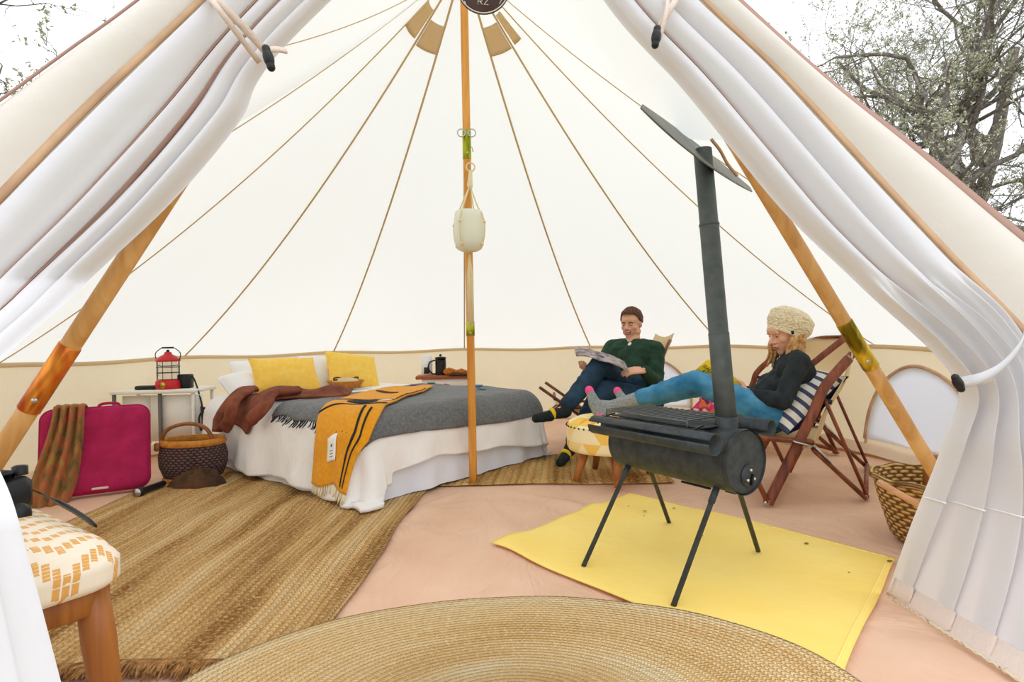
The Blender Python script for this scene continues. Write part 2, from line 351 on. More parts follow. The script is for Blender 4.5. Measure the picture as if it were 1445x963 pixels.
        if parent: o.parent = parent
        me.update(); return o
def tag(o, label=None, cat=None, group=None, kind=None):
    if label: o['label'] = label
    if cat: o['category'] = cat
    if group: o['group'] = group
    if kind: o['kind'] = kind
    return o
def thing(name, loc, label, cat, group=None):
    o = bpy.data.objects.new(name, None); col.objects.link(o); o.location = V(loc); o.empty_display_size = .05
    return tag(o, label, cat, group)
def remeshed(mb, name, m, parent, vox=.006, sm=4, wr=0, ws=14, wz=1.0, seed=0):
    """one continuous surface out of overlapping limbs"""
    o = mb.build(name, m, None); sc.collection.objects.link(o); col.objects.unlink(o); lc_ = bpy.context.view_layer.layer_collection.children[col.name]; lc_.exclude = True; md = o.modifiers.new('r', 'REMESH'); md.mode = 'VOXEL'; md.voxel_size = vox
    s2 = o.modifiers.new('s', 'SMOOTH'); s2.factor = .5; s2.iterations = sm
    dg = bpy.context.evaluated_depsgraph_get(); dg.update()
    me = bpy.data.meshes.new_from_object(o.evaluated_get(dg)); me.name = name
    col.objects.link(o); sc.collection.objects.unlink(o); lc_.exclude = False; o.modifiers.clear(); old = o.data; o.data = me; bpy.data.meshes.remove(old)
    if not me.materials: me.materials.append(MATS[m])
    off = V((0, 0, 0)); p = parent
    while p: off += p.location; p = p.parent
    nrm_ = [v.normal.copy() for v in me.vertices]
    for v, vn in zip(me.vertices, nrm_):
        c = v.co.copy()
        if wr:
            q = V((c.x*ws+seed, c.y*ws, c.z*ws*wz)); h = 1-abs(noise.noise(q))*2.2; c += vn*(wr*h+wr*.5*noise.noise(q*2.3))
        v.co = c-off
    me.polygons.foreach_set('use_smooth', [True]*len(me.polygons)); me.update()
    if parent: o.parent = parent
    return o
def lerp(a, b, t): return a+(b-a)*t
def sstep(a, b, x): t = min(1, max(0, (x-a)/(b-a))); return t*t*(3-2*t)
def interp(keys, t):
    for i in range(len(keys)-1):
        if t <= keys[i+1][0] or i == len(keys)-2:
            a, b = keys[i], keys[i+1]; k = (t-a[0])/(b[0]-a[0]); return a[1]+(b[1]-a[1])*k
def crom(pts, n):
    """smooth curve through points"""
    pts = [V(p) for p in pts]; P = [pts[0]*2-pts[1]]+pts+[pts[-1]*2-pts[-2]]; out = []
    for i in range(1, len(P)-2):
        for k in range(n):
            t = k/n; a, b, c, d = P[i-1], P[i], P[i+1], P[i+2]
            out.append(.5*((2*b)+(c-a)*t+(2*a-5*b+4*c-d)*t*t+(3*b-a-3*c+d)*t**3))
    out.append(pts[-1]); return out

# ================================================================== THE TENT (setting)
R0, WH, AP = 2.732, .745, V((0, 0, 3.0))
DA = .489
PK = at(672, -395, -1.85)                        # top of the door frame
YL, YR = -1.87, -1.79
def curve2(pts, N=60):
    c = crom([V((p[0], p[1], 0)) for p in pts], 12)
    L = [0]
    for i in range(1, len(c)): L.append(L[-1]+(c[i]-c[i-1]).length)
    out = []
    for k in range(N+1):
        t = L[-1]*k/N; i = 1
        while i < len(L)-1 and L[i] < t: i += 1
        f = (t-L[i-1])/max(1e-9, L[i]-L[i-1]); out.append(c[i-1].lerp(c[i], f))
    return out
seamL = [(672, -395), (460, -172), (290, 5), (143, 145), (0, 292), (-200, 500), (-300, 640), (-400, 900)]
edgeL = [(672, -395), (400, -165), (180, 0), (90, 62), (0, 125), (-250, 300), (-520, 520), (-640, 900)]
seamR = [(672, -395), (850, -150), (990, 5), (1100, 110), (1240, 262), (1340, 368), (1440, 470), (1560, 600), (1680, 900)]
edgeR = [(672, -395), (880, -160), (1055, 0), (1180, 108), (1310, 205), (1445, 312), (1600, 430), (1700, 520), (1760, 900)]
EDGE_L = [at(p.x, p.y, YL)+V((0, .08*k/60, 0)) for k, p in enumerate(curve2(edgeL, 60))]
EDGE_R = [at(p.x, p.y, YR)+V((0, .08*k/60, 0)) for k, p in enumerate(curve2(edgeR, 60))]
def eave_cut(E_):
    for k in range(60):
        if E_[k+1].z < .745: f = (E_[k].z-.745)/(E_[k].z-E_[k+1].z); return k+f
KL, KR = eave_cut(EDGE_L), eave_cut(EDGE_R)
def edge_at(E_, t): k = min(59, int(t)); return E_[k].lerp(E_[k+1], t-k)
EL, ER = edge_at(EDGE_L, KL), edge_at(EDGE_R, KR)
def circ(a, z=WH, r=R0): return V((r*math.sin(a), r*math.cos(a), z))
aL, aR = math.atan2(EL.x, EL.y), math.atan2(ER.x, ER.y)     # -2.31.., 2.31..
# boundary of the roof as a closed list from EL round the back to ER and over the door
def wall_sag(a):   # eave droops a little between seams
    k = (a+.025)/DA; return -.018*(1-math.cos(2*PI*k))/2
def bnd(t):
    """t 0..1 left-door-corner round the back to the right-door-corner"""
    a = aL+(aR-aL)*t; r = R0
    r = lerp(EL.xy.length, R0, sstep(0, .06, t)) if t < .5 else lerp(ER.xy.length, R0, sstep(0, .06, 1-t))
    p = circ(a, WH, r); p.z += wall_sag(a)*min(1, t*25, (1-t)*25); return p
def fbnd(t):
    """over the door: ER, peak, EL"""
    return edge_at(EDGE_R, KR*(1-t*2)) if t < .5 else edge_at(EDGE_L, KL*(t*2-1))
PIPE_TOP = at(992, 219, -1.30)
def roofp(B, s, front=0):
    p = AP.lerp(B, s); p.z -= 4*lerp(.165, .10, front)*s*(1-s)
    d2 = (p.xy-PIPE_TOP.xy).length_squared; w = math.exp(-d2/.10)
    tgt = PIPE_TOP.z + .03
    if p.z > tgt: p.z = lerp(p.z, tgt+ (p.z-tgt)*.15, w)
    return p
def roof_at(x, y):
    """height of the roof under the sag at the back sectors"""
    s = math.hypot(x, y)/R0; return 3.0-(3.0-WH)*s-.66*s*(1-s)
mb = MB(); NB = 150
mb.grid(lambda u, v: roofp(bnd(u), .005+.995*v), NB, 40)
mb.grid(lambda u, v: roofp(fbnd(u), .005+.995*v, math.sin(PI*u)), 120, 40)
roof = tag(mb.build('ceiling', 'roof_canvas'), kind='structure')
for k in range(-4, 5):
    a = -.0245+DA*k
    t = (a-aL)/(aR-aL); B = bnd(t); pth = [roofp(B, .02+.98*i/30)+V((0, 0, -.006))-V((math.sin(a), math.cos(a), 0))*.003 for i in range(31)]
    m2 = MB(); side = V((math.cos(a), -math.sin(a), 0))
    m2.grid(lambda u, v: pth[min(30, int(round(v*30)))]+side*(u-.5)*(.013 if abs(k) < 3 else .009), 1, 30)
    tag(m2.build('trim_%d' % (k+5), 'seam_tape', solid=.003), kind='structure')
# faint creases / seams of the front roof
for i, B in enumerate((fbnd(.76),)):
    m2 = MB(); pth = [roofp(B, .12+.86*j/30, .6)+V((0, 0, -.012)) for j in range(31)]
    m2.grid(lambda u, v: pth[min(30, int(round(v*30)))]+V(((u-.5)*.006, 0, 0)), 1, 30)
    tag(m2.build('trim_%d' % (11+i), 'seam_tape', solid=.002), kind='structure')
# vent flaps near the top (beige patches between seams)
def flap(k0, s0, s1, nm, ks=1.0):
    m2 = MB()
    def fn(u, v):
        a = -.0245+DA*(k0+.04+u*.92*ks); t = (a-aL)/(aR-aL); p = roofp(bnd(t), lerp(s0, s1, v)); return p*.985+V((0, 0, .025))
    m2.grid(fn, 8, 6); o = m2.build('vent_flap', 'vent_cloth', None, solid=.004); return o
VF = 'ventilation flaps near the roof peak'
tag(flap(-2, .088, .132, 'a'), 'beige vent flap left of the centre pole, nearest the pole', 'vent flap', VF)
tag(flap(1, .088, .132, 'b'), 'beige vent flap right of the centre pole, nearest the pole', 'vent flap', VF)
tag(flap(-3.15, .075, .125, 'c'), 'beige vent flap far left by the folded seams at the top', 'vent flap', VF)
tag(flap(2.15, .080, .13, 'd', .5), 'narrow beige vent flap right of the round badge', 'vent flap', VF)
# low wall
WINS = [(.70, .38, .16, .46), (1.567, .42, .10, .52)]
def wallp(u, v):
    p = bnd(u); a = math.atan2(p.x, p.y); z = p.z*(1-v)
    bul = .035*math.sin(PI*v)+.02*noise.noise(V((a*3, v*2, 0)))*math.sin(PI*v)
    r = p.xy.length-.005+bul; w = .010*math.sin(a*38+v*3)*math.sin(PI*v)
    q = p.xy.normalized()*(r+w); return V((q.x, q.y, z))
mb = MB(); mb.grid(wallp, 520, 40)
def in_win(f):
    c = sum((mb.v[i] for i in f), V((0, 0, 0)))/len(f); a = math.atan2(c.x, c.y)
    return any(c.z > z0+.02 and ((a-ac)*R0/ra)**2+((c.z-z0)/rz)**2 < .90 for ac, ra, z0, rz in WINS)
mb.f = [f for f in mb.f if not in_win(f)]; mb.fm = [0]*len(mb.f)
tag(mb.build('wall_back', 'wall_canvas'), kind='structure')
mb = MB(); mb.grid(lambda u, v: wallp(u, v*.04)-V((bnd(u).x, bnd(u).y, 0)).normalized()*(.012+.006*math.sin(v*PI)), 260, 3); tag(mb.build('trim_20', 'eave_tape'), kind='structure')
mb = MB(); mb.grid(lambda u, v: (lambda p: V((p.x, p.y, 0)).normalized()*(p.xy.length-.02-.09*v)+V((0, 0, .075-.055*v+.008*noise.noise(V((u*60, v, 3))))))(wallp(u, .9)), 260, 3); tag(mb.build('baseboard_back', 'wall_canvas'), kind='structure')
mb = MB(); mb.grid(lambda u, v: (lambda p: V((p.x, p.y, 0)).normalized()*(p.xy.length+.03-.10*v*(1+.3*noise.noise(V((u*40, 0, 0)))))+V((0, 0, .055*(1-v)+.012+.006*noise.noise(V((u*70, v, 9))))))(wallp(u, 1)), 260, 4); tag(mb.build('trim_21', 'ground_cloth'), kind='structure')
# half-round windows in the low wall
def window(n, ac, ra, z0, rz):
    film = MB(); pipe = []
    def fn(u, v):
        a = PI*u; x, z = math.cos(a)*ra*v, z0+math.sin(a)*rz*v
        ang = ac+x/R0; p = wallp((ang-aL)/(aR-aL), 1-z/WH); return p-V((p.x, p.y, 0)).normalized()*.025
    film.grid(fn, 28, 6); w = tag(film.build('window_%d' % n, 'window_film', solid=.002), kind='structure')
    m2 = MB(); m2.tube([fn(i/40, 1)+V((0, 0, 0)) for i in range(41)], .011, 6); m2.build('window_piping', 'hem_tape', w)
    m2 = MB()
    for s0 in (0, 1): m2.tube([fn(s0, .98), fn(s0, 1.0)+V((0, 0, -.1))], .009, 6)
    m2.build('window_piping', 'hem_tape', w); return w
window(1, .70, .38, .16, .46); window(2, 1.567, .42, .10, .52)
# ground sheet
mb = MB()
def floorh(x, y):
    r = math.hypot(x, y); th = math.atan2(x, y+.02)
    return .006*noise.noise(V((x*2.5, y*2.5, 0)))+.013*sstep(.1, .5, r)*sstep(1.9, 1.2, r)*max(0, math.sin(th*9+1.5*noise.noise(V((x, y, 4)))))**3
def floorp(u, v):
    a = 2*PI*u; r = (R0+.06)*v; x, y = r*math.sin(a), r*math.cos(a); return V((x, y, floorh(x, y)-.004))
mb.grid(floorp, 200, 70); tag(mb.build('floor', 'ground_cloth'), kind='structure')
mb = MB(); mb.grid(lambda u, v: V(((u-.5)*120, (v-.5)*120, -.03-.25*sstep(3, 12, math.hypot((u-.5)*120, (v-.5)*120)))), 60, 60); tag(mb.build('ground', 'grass_ground'), kind='structure')

# ------------------------------------------------------------------ front canvas panels (outside faces beside the door)
def plane_pt(x, y, left):   # plane of the door front, left and right halves
    return at(x, y, -1.86 if left else -1.80)
def path_at(pts, t, fnc):
    n = len(pts)-1; k = min(n-1, int(t*n)); f = t*n-k; return fnc(pts[k], pts[k+1], f)
def curve3(pts, N=80): return curve2(pts, N)
def panel(seam, edge, left, nm):
    A = [at(p.x, p.y, YL if left else YR) for p in curve2(seam, 60)]
    B = EDGE_L if left else EDGE_R
    m2 = MB()
    def fn(u, v):
        i = int(round(v*60)); p = A[i].lerp(B[i], u); p.y += -.04*math.sin(PI*u)*sstep(0, .4, v); return p
    m2.grid(fn, 14, 60); o = tag(m2.build(nm, 'front_canvas'), kind='structure')
    h = MB(); w = .014
    def hf(u, v):
        i = int(round(v*60)); p = A[i].lerp(B[i], -.02+.0*u); d = (B[i]-A[i]).normalized(); return p+d*(u*(.030 if left else .024))+V((0, -.012, 0))
    h.grid(hf, 2, 60); h.build('seam_band', 'hem_tape', o, solid=.003)
    e = MB()
    def ef(u, v):
        i = int(round(v*60)); d = (B[i]-A[i]).normalized(); return B[i]+V((0, -.014, 0))-d*(u*(.010 if left else .045))
    e.grid(ef, 2, 60); e.build('edge_binding', 'tie_tape2', o, solid=.003)
    return o
panel(seamL, edgeL, True, 'wall_left'); panel(seamR, edgeR, False, 'wall_right')

# ------------------------------------------------------------------ curtains (door flaps, tied back)
def curtain(nm, outer, inner, Yo, Yi, pleats, amp, label, N=110):
    """outer/inner: matching edge stations in the door plane; folds run along the cloth"""
    def stn(pts):
        c = crom([V((p[0], p[1], 0)) for p in pts], 24); n = len(c)-1
        return [c[int(k*n/N)].lerp(c[min(n, int(k*n/N)+1)], k*n/N-int(k*n/N)) for k in range(N+1)]
    O, I = stn(outer), stn(inner); m2 = MB(); NU = 200
    keysO, keysI, keysA, keysK = Yo, Yi, amp, pleats
    def fn(u, v):
        i = int(round(v*N)); yo, yi = interp(keysO, v), interp(keysI, v)
        a, b = at(O[i].x, O[i].y, yo), at(I[i].x, I[i].y, yi); p = a.lerp(b, u)
        A = interp(keysA, v); cr = keysK['creases']; wv = noise.noise(V((u*2.2, v*2.5, len(nm))))*.02*min(1, u*8, (1-u)*8)
        uu = min(.9999, max(0, u+wv)); k = max(q for q in range(len(cr)-1) if cr[q] <= uu); w = cr[k+1]-cr[k]; sl = (uu-cr[k])/w
        roll = (max(0, 1-(2*sl-1)**2)**.6)*(w/.3)**.5-.35; soft = .5*noise.noise(V((u*5, v*2.2, 2)))+.3*math.sin(u*9+v*2)*.5
        a1 = roll*.8+soft*.8
        ph = u*keysK['pleats']*2*PI+2.6*noise.noise(V((u*3, v*1.2, 5))); a2 = math.sin(ph)+.4*math.sin(ph*1.9+2*v)+.3*noise.noise(V((u*12, v*4, 3)))
        g = sstep(keysK['tie']-.10, keysK['tie']+.03, v) if keysK['pleats'] else 0; f = lerp(a1, a2, g)
        e = min(1, u*14)*min(1, (1-u)*20)
        p += V((0, -1, 0))*(A*f*e+.03*math.sin(PI*u)); p += (b-a)*(.010*math.cos(ph)*e*g); p.z = max(p.z, .012); return p
    m2.grid(fn, NU, N); return m2, fn
# right flap
oR = [(672, -395), (860, -140), (985, 2), (1100, 112), (1235, 262), (1335, 370), (1432, 458), (1500, 600), (1590, 800), (1560, 1100)]
iR = [(668, -395), (770, -140), (860, 12), (958, 120), (1030, 208), (1112, 306), (1220, 410), (1346, 535), (1330, 625), (1284, 745), (1247, 852)]
thR = thing('door_curtain', at(1390, 500, -1.85), 'white door curtain on the right, tied back and flaring to the floor', 'curtain', 'door curtains')
mR, fR = curtain('right', oR, iR, [(0, -1.82), (.7, -1.88), (1, -2.19)], [(0, -1.84), (.6, -1.90), (.7, -1.88), (.8, -1.80), (.9, -1.68), (1, -1.56)], {'creases': [0, .42, .74, 1], 'pleats': 5.5, 'tie': .667},
                 [(0, .012), (.2, .03), (.45, .05), (.58, .05), (.667, .022), (.78, .03), (1, .04)], '')
mR.build('cloth', 'curtain_canvas', thR)
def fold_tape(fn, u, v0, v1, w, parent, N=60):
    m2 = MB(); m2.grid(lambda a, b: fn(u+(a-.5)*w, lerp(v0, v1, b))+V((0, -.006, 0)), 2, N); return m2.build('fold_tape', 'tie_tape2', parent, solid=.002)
fold_tape(fR, .742, .05, .62, .016, thR)
oL = [(672, -395), (470, -180), (288, 5), (143, 147), (0, 296), (-120, 420), (-200, 520), (-210, 700), (-210, 1000)]
iL = [(676, -395), (600, -150), (386, 84), (338, 172), (240, 288), (100, 420), (-30, 560), (22, 720), (92, 985)]
thL = thing('door_curtain', at(150, 300, -1.9), 'white door curtain on the left, rolled back along the sloping pole', 'curtain', 'door curtains')
mL, fL = curtain('left', oL, iL, [(0, -1.88), (.6, -1.93), (.8, -2.3), (1, -2.42)], [(0, -1.88), (.6, -1.93), (.78, -2.25), (.88, -2.38), (1, -2.42)], {'creases': [0, .50, .67, .84, 1], 'pleats': 0, 'tie': .7},
                 [(0, .012), (.25, .03), (.45, .055), (.7, .05), (.85, .012), (1, .010)], '')
mL.build('cloth', 'curtain_canvas', thL)
fold_tape(fL, .503, .05, .72, .016, thL); fold_tape(fL, .672, .05, .72, .016, thL)
def strap(a, b, w, parent, sag=0, toward=V((0, -1, 0)), n=16, name='tie', bulge=.03):
    m2 = MB(); a, b = V(a), V(b); d = (b-a).normalized(); side = d.cross(toward).normalized()
    def fn(u, v):
        p = a.lerp(b, u)+toward*(bulge*math.sin(PI*u))+V((0, 0, -sag*math.sin(PI*u))); return p+side*((v-.5)*w)
    m2.grid(fn, n, 2); return m2.build(name, 'tie_tape', parent, solid=.004)
def toggle(c, parent, ax=V((.3, 0, 1)), L=.05):
    c = V(c); d = ax.normalized(); m2 = MB(); m2.cap(c-d*L*.36, c+d*L*.36, .0085, .0085); m2.ell(c, (.011, .011, .02), frame(d)[1:]+(d,)); o = m2.build('toggle', 'black_plastic', parent); return o
strap(at(287, -4, -1.94), at(378, 76, -1.96), .016, thL, bulge=.09); strap(at(300, 2, -1.95), at(366, 88, -1.97), .012, thL, bulge=.09)
toggle(at(379, 82, -2.02), thL, V((-.25, 0, 1)), .055); strap(at(374, 74, -1.98), at(404, 72, -1.96), .012, thL, bulge=.01)
strap(at(958, -8, -1.90), at(926, 46, -1.95), .014, thR, bulge=.03); strap(at(940, -8, -1.90), at(930, 56, -1.96), .010, thR, bulge=.03)
toggle(at(926, 52, -2.0), thR, V((.15, 0, 1)), .05)
tp_ = crom([at(1450, 452, -1.98), at(1440, 487, -2.0), at(1410, 520, -2.0), at(1380, 535, -1.99), at(1354, 541, -1.96)], 8)
m2 = MB(); m2.grid(lambda u, v: tp_[int(round(u*32))]+V((-.35, 0, -.94))*((v-.5)*.030), 32, 2); m2.build('tie', 'curtain_canvas', thR, solid=.004)
strap(at(1398, 534, -1.99), at(1358, 544, -1.97), .012, thR, bulge=.01)
toggle(at(1352, 541, -1.99), thR, V((.5, 0, -1)), .042)
# hem band and zip of the right flap
m2 = MB(); m2.grid(lambda u, v: fR(1-.9*v, 1.0-.035*u)+V((0, -.008, 0)), 2, 90); m2.build('hem', 'tie_tape', thR, solid=.003)
m2 = MB(); m2.tube([fR(1-.9*k/90, .86)+V((0, -.004, 0)) for k in range(91)], .0022, 5); m2.build('stitched_seam', 'white_linen', thR)
m2 = MB(); zp = [fR(1-.9*k/120, 1.0)+V((0, -.010, -.002)) for k in range(121)]
m2.tube([p+V((0, 0, .0025*(-1)**k)) for k, p in enumerate(zp)], .0032, 4); m2.build('zip', 'cream_yarn', thR)

# ------------------------------------------------------------------ poles
def pole(path, r, label, sleeves, rings=None, grp=None, smat='pole_wood'):
    a, b = V(path[0]), V(path[1]); d = (b-a).normalized()
    t = thing('tent_pole', a, label, 'pole', grp); m2 = MB(); m2.tube([a.lerp(b, i/20) for i in range(21)], r, 20); sh = m2.build('shaft', smat, t)
    for s0, s1, mm in sleeves:
        p, q = a.lerp(b, s0), a.lerp(b, s1); m2 = MB(); m2.tube([p, p+d*.002, q-d*.002, q], [r+.0005, r+.0022, r+.0022, r+.0005], 20); sl = m2.build('sleeve', mm, t)
        c = p.lerp(q, .2); tocam = (CAM-c).normalized(); tocam = (tocam-d*tocam.dot(d)).normalized()
        m2 = MB(); _, X, Y = frame(tocam); m2.lathe([(0, .004), (.005, .003), (.0065, 0)], c+tocam*(r+.001), 12, (X, Y, tocam)); m2.build('screw', 'steel', sl)
    return t
LP0, LP1 = at(-150, 870, -1.84), at(640, -340, -1.84)
def par(a, b, p):
    d = b-a; return (p-a).dot(d)/d.length_squared
lp = pole((LP0, LP1), .0215, 'sloping wooden door pole with copper sleeve, left of the doorway', [(par(LP0, LP1, at(38, 578, -1.84)), par(LP0, LP1, at(93, 484, -1.84)), 'copper_sleeve')], grp='wooden door frame poles')
RP0, RP1 = at(1425, 842, -1.48), at(710, -340, -1.80)
rp_ = pole((RP0, RP1), .0215, 'sloping wooden door pole with brass sleeve, right of the doorway', [(par(RP0, RP1, at(1236, 526, -1.62)), par(RP0, RP1, at(1194, 462, -1.64)), 'brass_sleeve')], grp='wooden door frame poles')
cp = pole((V((0, 0, 0)), V((-.0, 0, 3.0))), .0225, 'upright wooden centre pole beside the foot of the bed', [(.60+.02, .655+.02, 'green_brass'), (.283, .312, 'green_brass')], smat='amber_wood')
m2 = MB(); zr = at(657, 187, -.03).z
for sx in (-1, 1): m2 = MB(); m2.lathe([(.022+.0035*math.cos(k*PI/3), .0035*math.sin(k*PI/3)) for k in range(7)], (sx*.030, -.024, zr), 18, (V((1, 0, 0)), V((0, 0, 1)), V((0, 1, 0)))); m2.build('hook_ring', 'steel', cp)
m2 = MB(); m2.tube([V((.01, -.024, zr-.07)), V((.03, -.03, zr-.085)), V((.035, -.03, zr-.11))], .003, 6); m2.build('hook', 'steel', cp)
# round badge hung from the peak of the doorway
bc = at(682, -21, -1.86); tb = thing('leather_badge', bc, 'round dark brown badge hanging from the peak of the doorway', 'badge')
fa = (CAM-bc).normalized(); fa.z *= .3; fa.normalize(); _, X, Y = frame(fa); 
if Y.z < 0: Y = -Y
X = Y.cross(fa)
rb = 38.5/FPX*(bc.y-CAM.y)/1.0*1.0
m2 = MB(); m2.lathe([(0, .003), (rb-.003, .003), (rb, 0), (rb-.003, -.003), (0, -.003)], bc, 48, (X, Y, fa)); m2.build('disc', 'badge_leather', tb)
m2 = MB(); m2.lathe([(rb*.93, .0036), (rb*.95, .0045), (rb*.97, .0036)], bc, 48, (X, Y, fa)); m2.build('stitching', 'badge_ink', tb)
def glyphs(mb_, word, o, X, Y, h, w):
    S = {'R': [[(0, 0), (0, 1), (.6, 1), (.7, .75), (.6, .5), (0, .5)], [(.3, .5), (.7, 0)]], 'Z': [[(0, 1), (.7, 1), (0, 0), (.7, 0)]], 'K': [[(0, 0), (0, 1)], [(.65, 1), (0, .45), (.65, 0)]], '2': [[(0, .8), (.3, 1), (.65, .8), (0, 0), (.7, 0)]], '|': [[(0, .8), (.3, 0)]], ')': [[(.3, 1), (.4, .6), (0, 0)]], 'N': [[(0, 0), (0, 1), (.6, 0), (.6, 1)]], 'O': [[(0, 0), (0, 1), (.6, 1), (.6, 0), (0, 0)]], 'E': [[(.6, 1), (0, 1), (0, 0), (.6, 0)], [(0, .5), (.5, .5)]], 'A': [[(0, 0), (.35, 1), (.7, 0)], [(.15, .4), (.55, .4)]]}
    x = 0
    for ch in word:
        for st in S.get(ch, []): mb_.tube([o+X*(x+q[0]*h)+Y*(q[1]*h) for q in st], w, 6)
        x += h*.95
k = rb/38.5
for w_g, x_g, y_g, s_g in (('R', -8, -26, 9), ('2', .5, -26, 9), ('|', -27, -28, 8), (')', 22, -25, 8)):
    m2 = MB(); glyphs(m2, w_g, bc+fa*.004+X*k*x_g+Y*k*y_g, X, Y, k*s_g, .0011); m2.build('letter', 'badge_ink', tb)
m2 = MB(); m2.tube([bc+Y*(rb-.006), bc+Y*(rb+.05)+V((0, .01, 0)), V((bc.x*.3+PK.x*.7, -1.845, PK.z-.02))], .003, 6); m2.build('cord', 'tie_tape', tb)

# macrame plant hanger with frosted pot
hc = at(662, 325, -.10); th = thing('plant_hanger', hc, 'cream macrame hanger on the centre pole holding a frosted pot', 'plant hanger')
m2 = MB(); top = at(664, 236, -.06); knot = at(663, 262, -.07)
m2.lathe([(.024+.0045*math.cos(k*PI/3), .0045*math.sin(k*PI/3)) for k in range(7)], top, 20, (V((1, 0, 0)), V((0, 0, 1)), V((0, 1, 0))))
m2.tube([top+V((0, 0, -.02)), knot, at(663, 268, -.08)], [.010, .016, .012], 8)
rp4 = []
for k in range(4):
    a = PI/4+.25+k*PI/2; e = V((math.cos(a), math.sin(a), 0))
    s1 = hc+e*.098+V((0, 0, .035)); s2 = hc+e*.082+V((0, 0, -.085)); b = hc+V((0, 0, -.125)); m2.tube(crom([knot, hc+e*.055+V((0, 0, .13)), s1, s2, b], 5), .0045, 6); m2.ell(s1, .009); m2.ell(s2, .009); rp4.append((s1, s2))
for k in range(4): m2.tube([rp4[k][1], rp4[(k+1) % 4][1]*1], .004, 6)
tail0 = hc+V((0, 0, -.125))
m2.build('cord', 'macrame', th)
m2 = MB(); random.seed(3)
for k in range(12):
    ox = random.uniform(-.012, .014); m2.tube([tail0+V((0, 0, 0)), tail0+V((ox, random.uniform(-.01, .0), -.12)), tail0+V((ox*1.3, 0, -.36-random.uniform(0, .05)))], [.004, .005, .004], 5)
m2.build('tassel', 'macrame', th)
m2 = MB(); m2.lathe([(0, -.118), (.045, -.117), (.068, -.105), (.080, -.075), (.083, -.02), (.083, .06), (.078, .098), (.072, .104), (.068, .10), (.074, .06), (.072, -.07), (0, -.105)], hc, 36); tpot = m2.build('pot', 'frost_pot', th)

# ================================================================== FLOOR COVERINGS
# big jute rug on the left
def quadrug(name, P, z, mt, lbl, cat='rug', wob=.012, nu=60, nv=60, th=.006, seed=1, sc_=1.0):
    A, B, C, D = [V((p[0], p[1], 0)) for p in P]; wU = (B-A).length; wV = (D-A).length
    m2 = MB()
    def fn(u, v):
        p = A.lerp(B, u).lerp(D.lerp(C, u), v); e = noise.noise(V((p.x*4, p.y*4, seed)))*wob
        if u in (0, 1): p.x += e
        if v in (0, 1): p.y += e
        p.z = z+floorh(p.x, p.y)+.004*noise.noise(V((p.x*5, p.y*5, seed+7)))+.002*noise.noise(V((p.x*20, p.y*20, 1))); return p
    m2.grid(fn, nu, nv, lambda u, v: (u*wU*sc_, v*wV*sc_)); o = m2.build(name, mt, None); md = o.modifiers.new('thickness', 'SOLIDIFY'); md.thickness = th; md.offset = -1
    tag(o, lbl, cat); return o, fn
o, f1 = quadrug('jute_rug', [(-1.92, -1.665), (-.44, -1.745), (-.26, -.10), (-1.86, .60)], .0145, 'jute_brown', 'large striped brown jute rug with fringed end, left of the doorway')
m2 = MB(); random.seed(5)
for k in range(620):
    u = .25+.75*k/620; p = f1(u, 0); q = p+V((random.uniform(-.012, .012), -random.uniform(.02, .07), random.uniform(-.012, .006))); q.z = max(q.z, .006)
    m2.tube([p+V((0, .006, 0)), p.lerp(q, .5)+V((random.uniform(-.01, .01), 0, .006)), q], [.0045, .004, .002], 4)
fo = m2.build('fringe', 'jute_fringe', o); tag(fo, kind='stuff')
# oval jute rug in front
m2 = MB(); oc = V((.07, -2.03, 0)); ra, rb_ = .80, .525
def ovp(u, v):
    a = 2*PI*u; r = .02+.98*v; rot = -.05; x, y = ra*r*math.cos(a), rb_*r*math.sin(a); wv = 1+.008*noise.noise(V((math.cos(a)*3, math.sin(a)*3, 0)))*(v > .9)
    h = .026+.003*noise.noise(V((x*4, y*4, 3))); return oc+V((wv*(x*math.cos(rot)-y*math.sin(rot)), wv*(x*math.sin(rot)+y*math.cos(rot)), h))
m2.grid(ovp, 160, 30, lambda u, v: (v*rb_*1.25, u*4.2)); o = m2.build('oval_rug', 'jute_gold'); md = o.modifiers.new('t', 'SOLIDIFY'); md.thickness = .01; md.offset = -1
tag(o, 'oval golden braided jute rug in front of the yellow mat', 'rug')
m2 = MB(); m2.ell(fl(947, 927, .027), (.011, .015, .0015)); m2.build('stain', 'brown_leather', o)
# woven rug behind
quadrug('woven_rug', [(-.25, -.02), (1.12, -.17), (1.22, .62), (-.1, .75)], .010, 'jute_grid', 'flat woven jute rug lying beneath the triangle-patterned ottoman', th=.004, seed=4)
# yellow mat
A, B, C, D = V((.07, -.985, 0)), V((.79, -1.96, 0)), V((1.51, -1.31, 0)), V((.81, -.35, 0)); B2 = V((.82, -1.99, 0))
m2 = MB()
def matp(u, v):   # u: L->bottom, v: L->top
    p = A.lerp(B2, u).lerp(D.lerp(C, u), v); e = .02*noise.noise(V((p.x*3, p.y*3, 8)))
    if v in (0, 1): p.y += e
    if u in (0, 1): p.x += e
    p.z = .012+floorh(p.x, p.y)+.004*noise.noise(V((p.x*2, p.y*2, 6)))+.004*abs(noise.noise(V((p.x*6, p.y*1.5, 2)))); return p
m2.grid(matp, 60, 60); o = m2.build('stove_mat', 'yellow_mat'); md = o.modifiers.new('t', 'SOLIDIFY'); md.thickness = .004; md.offset = -1
tag(o, 'yellow canvas mat spread on the floor underneath the wood stove', 'mat')
for nm, pth in (('edge_seam', [matp(0.012+.976*k/60, .985) for k in range(61)]), ('edge_seam', [matp(.985, .01+.97*k/60) for k in range(61)])):
    m2 = MB(); m2.tube([p+V((0, 0, .001)) for p in pth], .0022, 5); m2.build(nm, 'mat_edge', o)
